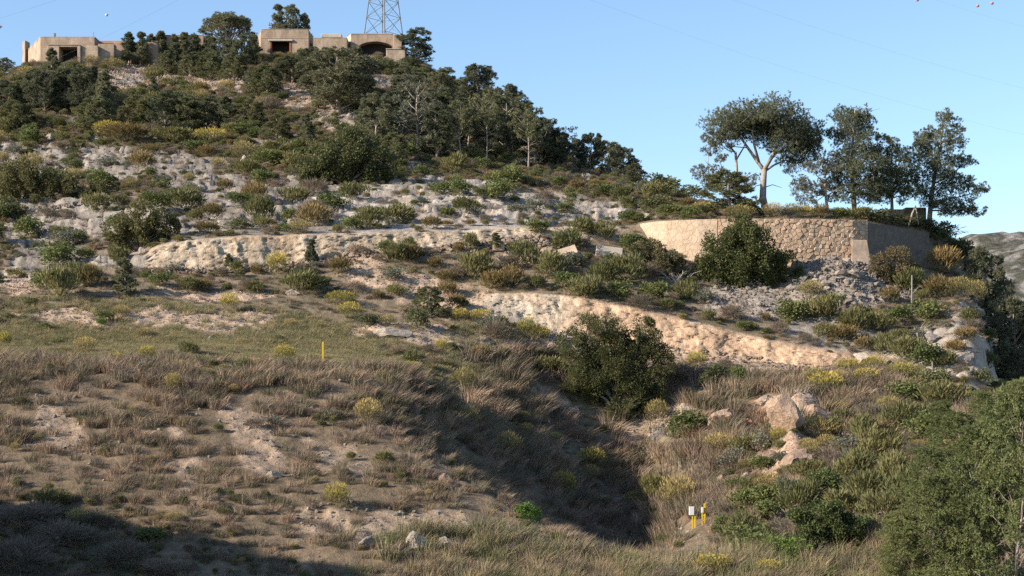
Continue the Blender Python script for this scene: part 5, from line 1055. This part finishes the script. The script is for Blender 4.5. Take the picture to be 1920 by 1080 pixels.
heap = rubble*(U > 1460); scree = rubble*(U <= 1460)*(U > 1200); spoil = rubble*(U <= 1200)
stones_in(heap*8, 71, 170, 0.16, 0.62, ['grey', 'grey', 'pale'], 'rubble_stone', 'the rubble heap below the wall', 'stone', 'stones of the rubble heap')
stones_in(scree*8, 72, 90, 0.12, 0.34, ['grey', 'pale', 'pale'], 'scree_stone', 'the scree under the wall tree', 'stone', 'stones of the scree')
stones_in(spoil*8, 73, 50, 0.10, 0.26, ['tan', 'pale'], 'spoil_stone', 'the spoil bank', 'stone', 'stones of the spoil bank')

# ------------------------------------------------------------------ dead branches
def brush(px, py, w, h, label, n=16, seed=0, bend=0.5):
    g_ = ground(px, py); k_ = g_.y/F; R = random.Random(seed+int(px)); mb = MB()
    for i in range(n):
        a = R.uniform(0, 6.28); x0, y0 = R.uniform(-.25, .25)*w*k_, R.uniform(-.3, .3); ln = R.uniform(0.3, 0.55)*w*k_
        s0 = Vector((x0, y0, 0.05)); e = s0+Vector((ln*math.cos(a), ln*0.5*math.sin(a), R.uniform(0.1, 1.0)*h*k_)); m_ = s0.lerp(e, 0.5)+Vector((0, 0, R.uniform(0, .25)*h*k_))
        mb.tube([s0, m_, e], [0.035, 0.025, 0.01], 4)
        for j in range(2):
            e2 = e+Vector((R.uniform(-.3, .3), R.uniform(-.3, .3), R.uniform(-.1, .3)))*ln*0.8; mb.tube([m_, e2], [0.018, 0.006], 3)
    o = link('dead_branches', mb.mesh('dead_branches', 'dead'), None, g_); return tag(o, label, 'dead brush')
brush(245, 706, 60, 28, 'pale dead branches lying on the edge of the green grass'); brush(950, 500, 60, 22, 'grey dead branches on the slope left of the slab', 22); brush(1270, 530, 70, 26, 'tangle of grey dead branches left of the wall tree', 26); brush(1340, 528, 60, 24, 'dead branches on the scree under the wall tree', 18)
brush(700, 412, 50, 20, 'white dead branches above the rock cut', 18); brush(1080, 400, 60, 22, 'grey dead brush at the end of the white ledges', 20); brush(1690, 565, 60, 30, 'dead branches leaning on the rubble heap', 20); brush(1722, 640, 60, 34, 'dead branches hung on the short fence post', 12); brush(620, 690, 50, 14, 'fallen dead stalks beside the yellow marker post', 8); brush(1775, 436, 70, 30, 'bare twigs under the last terrace pine', 18)
brush(1855, 880, 60, 90, 'bare pale branches standing in the young pines', 18)

# ------------------------------------------------------------------ grass, undergrowth and gravel
dry = [tussock('dry_grass', 500+i, 130, (0.275,0.215,0.155), (0.425,0.34,0.255), 1.0, 0.26, 0.026) for i in range(4)] + [tussock('dry_grass', 510+i, 130, (0.19,0.16,0.105), (0.30,0.25,0.17), 0.9, 0.24, 0.026) for i in range(3)] + [tussock('dry_grass', 515+i, 120, (0.205,0.15,0.115), (0.305,0.23,0.175), 1.0, 0.26, 0.026) for i in range(3)]
grn = [tussock('green_grass', 520+i, 80, (0.285,0.25,0.14), (0.42,0.36,0.225), 0.9, 0.35, 0.022) for i in range(4)] + [tussock('green_grass', 525+i, 80, (0.215,0.22,0.105), (0.32,0.305,0.155), 0.9, 0.35, 0.022) for i in range(2)]
tall = [tussock('tall_grass', 530+i, 46, (0.32,0.25,0.175), (0.42,0.33,0.24), 0.5, 0.22, 0.014, (0.44,0.34,0.25)) for i in range(3)]
def field(name, label, density, seed, meshes, s0, s1, zz=1.0, cap=60000, zr=0.6, grass=True):
    p, r, c = sample(density, seed, cap); rng = np.random.default_rng(seed); n = len(p); s = s0+(s1-s0)*rng.random(n)**1.5
    scl = np.stack([s, s, s*zz*rng.uniform(0.7, 1.2, n)], 1)
    rot = np.stack([rng.normal(size=n)*0.12, rng.normal(size=n)*0.12, rng.uniform(-zr, zr, n)], 1) if grass else rng.uniform(-1, 1, (n, 3))*np.array((0.6, 0.6, 3.1))
    if not grass: p = p + np.stack([np.zeros(n), np.zeros(n), s*0.3], 1)
    return stuff(name, label, name.replace('_', ' '), p, scl, rot, meshes)
patch = sstep(-0.25, 0.15, fbm(TX*0.30, TY*0.30, 41, 4))
clear = 1-0.97*((np.abs(U-1307) < 26+14*n_fin) & (PYF > 975) & (PYF < 1040))
DmR = clear*(((R2 > 1.5) & (R2 < 5.2)) | ((U > 880) & (U < 1700) & (R2 >= 5.2) & (R2 < 6.7)))
Dm = (1-0.5*sstep(0.0, 0.35, fbm(TX*0.9, TY*0.9, 47, 3)))*(1-np.exp(-((U-1308)/30)**2-((PYF-1014)/34)**2))*(1-0.9*np.exp(-((U-1490)/62)**2-((PYF-815)/62)**2))*(1-0.85*np.exp(-((U-1250)/60)**2-((PYF-810)/36)**2))*np.where(R2 > 5.2, 0.6, 1.0)*DmR*(1-0.93*soil)*(0.34+0.66*patch)*(1-0.9*sstep(1330, 1450, U)*(PYF > 830))*(1-0.70*green)
field('dry_grass', 'straw brown tussock grass over the mound and gully', Dm*2.7, 81, dry, 0.4, 1.5, 0.85, 30000)
field('green_grass', 'fine green and straw grass on the flat shelf', (green*24 + ((R2 > 4.6) & (R2 < 7.0))*(1-0.9*soil)*(1-scarpL)*(U < 1000)*5.0)*(U < 1400), 83, grn, 0.30, 0.62, 0.75, 30000)
field('dry_undergrowth', 'dry grass between bushes on the upper slopes', ((R2 > 5.4) & (R2 < 12.97))*nozone*tree_gap*(1-0.9*soil)*(1-0.85*np.clip(rockm, 0, 1))*1.4, 85, dry, 0.4, 0.9, 0.6, 30000)
field('tall_grass', 'tall pale grass along the bottom edge', ((R2 > 0.9) & (R2 < 2.65))*(U > 600)*(U < 1740)*(PYF > 1000)*4.6*sstep(600, 1000, U)*(1-np.exp(-((U-1308)/34)**2)*(PYF < 1064))*clear, 87, tall+dry[4:6]+grn[3:], 0.55, 1.2, 1.0, 9000)
low = BUSH['rosemary'][:3]+BUSH['heather'][:3]+BUSH['mastic'][:2]+BUSH['russet'][:1]
field('low_scrub', 'low scrub filling the slopes between the bushes', (((R2 > 10.0) & (R2 < 12.97) & (U < 1350))*(1-((R2 > 12.6) & (U > 90) & (U < 780))*0.8)*(1-0.86*np.clip(rockm, 0, 1))*0.75 + ((R2 > 8.05) & (R2 < 9.0))*tree_gap*0.25 + ((R2 > 2.3) & (R2 < 6.4) & (U > 1350) & (PYF > 800+(1500-U)*0.3))*1.6)*nozone*(1-0.85*soil), 89, low, 0.5, 1.7, 0.72, 14000, 3.1)
peb = STONE['pale'][:2]+STONE['white']
field('gravel', 'loose pale gravel on the bare earth', soil*np.where(R2 < 6, 16.0, 5.0)*(1-scarpU)*(1-scarpL) + (R2 > 1.5)*(R2 < 6)*1.3, 91, peb, 0.025, 0.17, 0.8, 60000, grass=False)
field('foot_stones', 'white broken stones along the foot of the mound', (inpoly(QX, QY, [(540,955),(700,960),(900,975),(1140,1030),(1120,1056),(950,1046),(640,1030),(540,1000)])*(R2 < 4))*2.6, 101, STONE['white']+STONE['pale'], 0.06, 0.30, 0.8, 3000, grass=False)
corner = ((U < 560) & (PYF > 900+U*0.22))
field('mound_scrub', 'small dry weeds and seedlings between the tussocks', Dm*0.32 + corner*1.6*(R2 > 1.2)*(R2 < 4), 97, BUSH['heather'][:3]+BUSH['dull'][:1]+BUSH['rosemary'][:2], 0.25, 0.85, 0.8, 6000, 3.1)
field('mound_stones', 'pale stones scattered over the grassy mound', ((R2 > 1.5) & (R2 < 6.2))*(0.18+1.1*soil)*(U < 1450), 98, STONE['white']+STONE['pale'][:2], 0.07, 0.28, 0.75, 5000, grass=False)
field('rubble', 'small grey rubble between the larger stones', rubble*13, 93, STONE['grey']+STONE['pale'][:2], 0.05, 0.24, 0.8, 12000, grass=False)
foot = ((np.abs(R2-6.9) < 0.14)*(U > 900)*(U < 1660) + (np.abs(R2-8.93) < 0.09)*(U > 270)*(U < 1050)).astype(float)
field('cut_debris', 'broken stones fallen along the foot of the cut banks', foot*9, 99, STONE['pale']+STONE['tan'], 0.05, 0.32, 0.8, 5000, grass=False)
field('slope_stones', 'scattered pale stones over the rocky slope', ((R2 > 8.05) & (R2 < 13.0) & (U < 1300))*(0.25+0.5*rockm)*nozone, 95, STONE['pale']+STONE['grey'], 0.06, 0.28, 0.7, 9000, grass=False)

for o in bpy.data.objects:
    if o.parent is None and o.get('category') and not o.get('kind'): o['kind'] = 'thing'
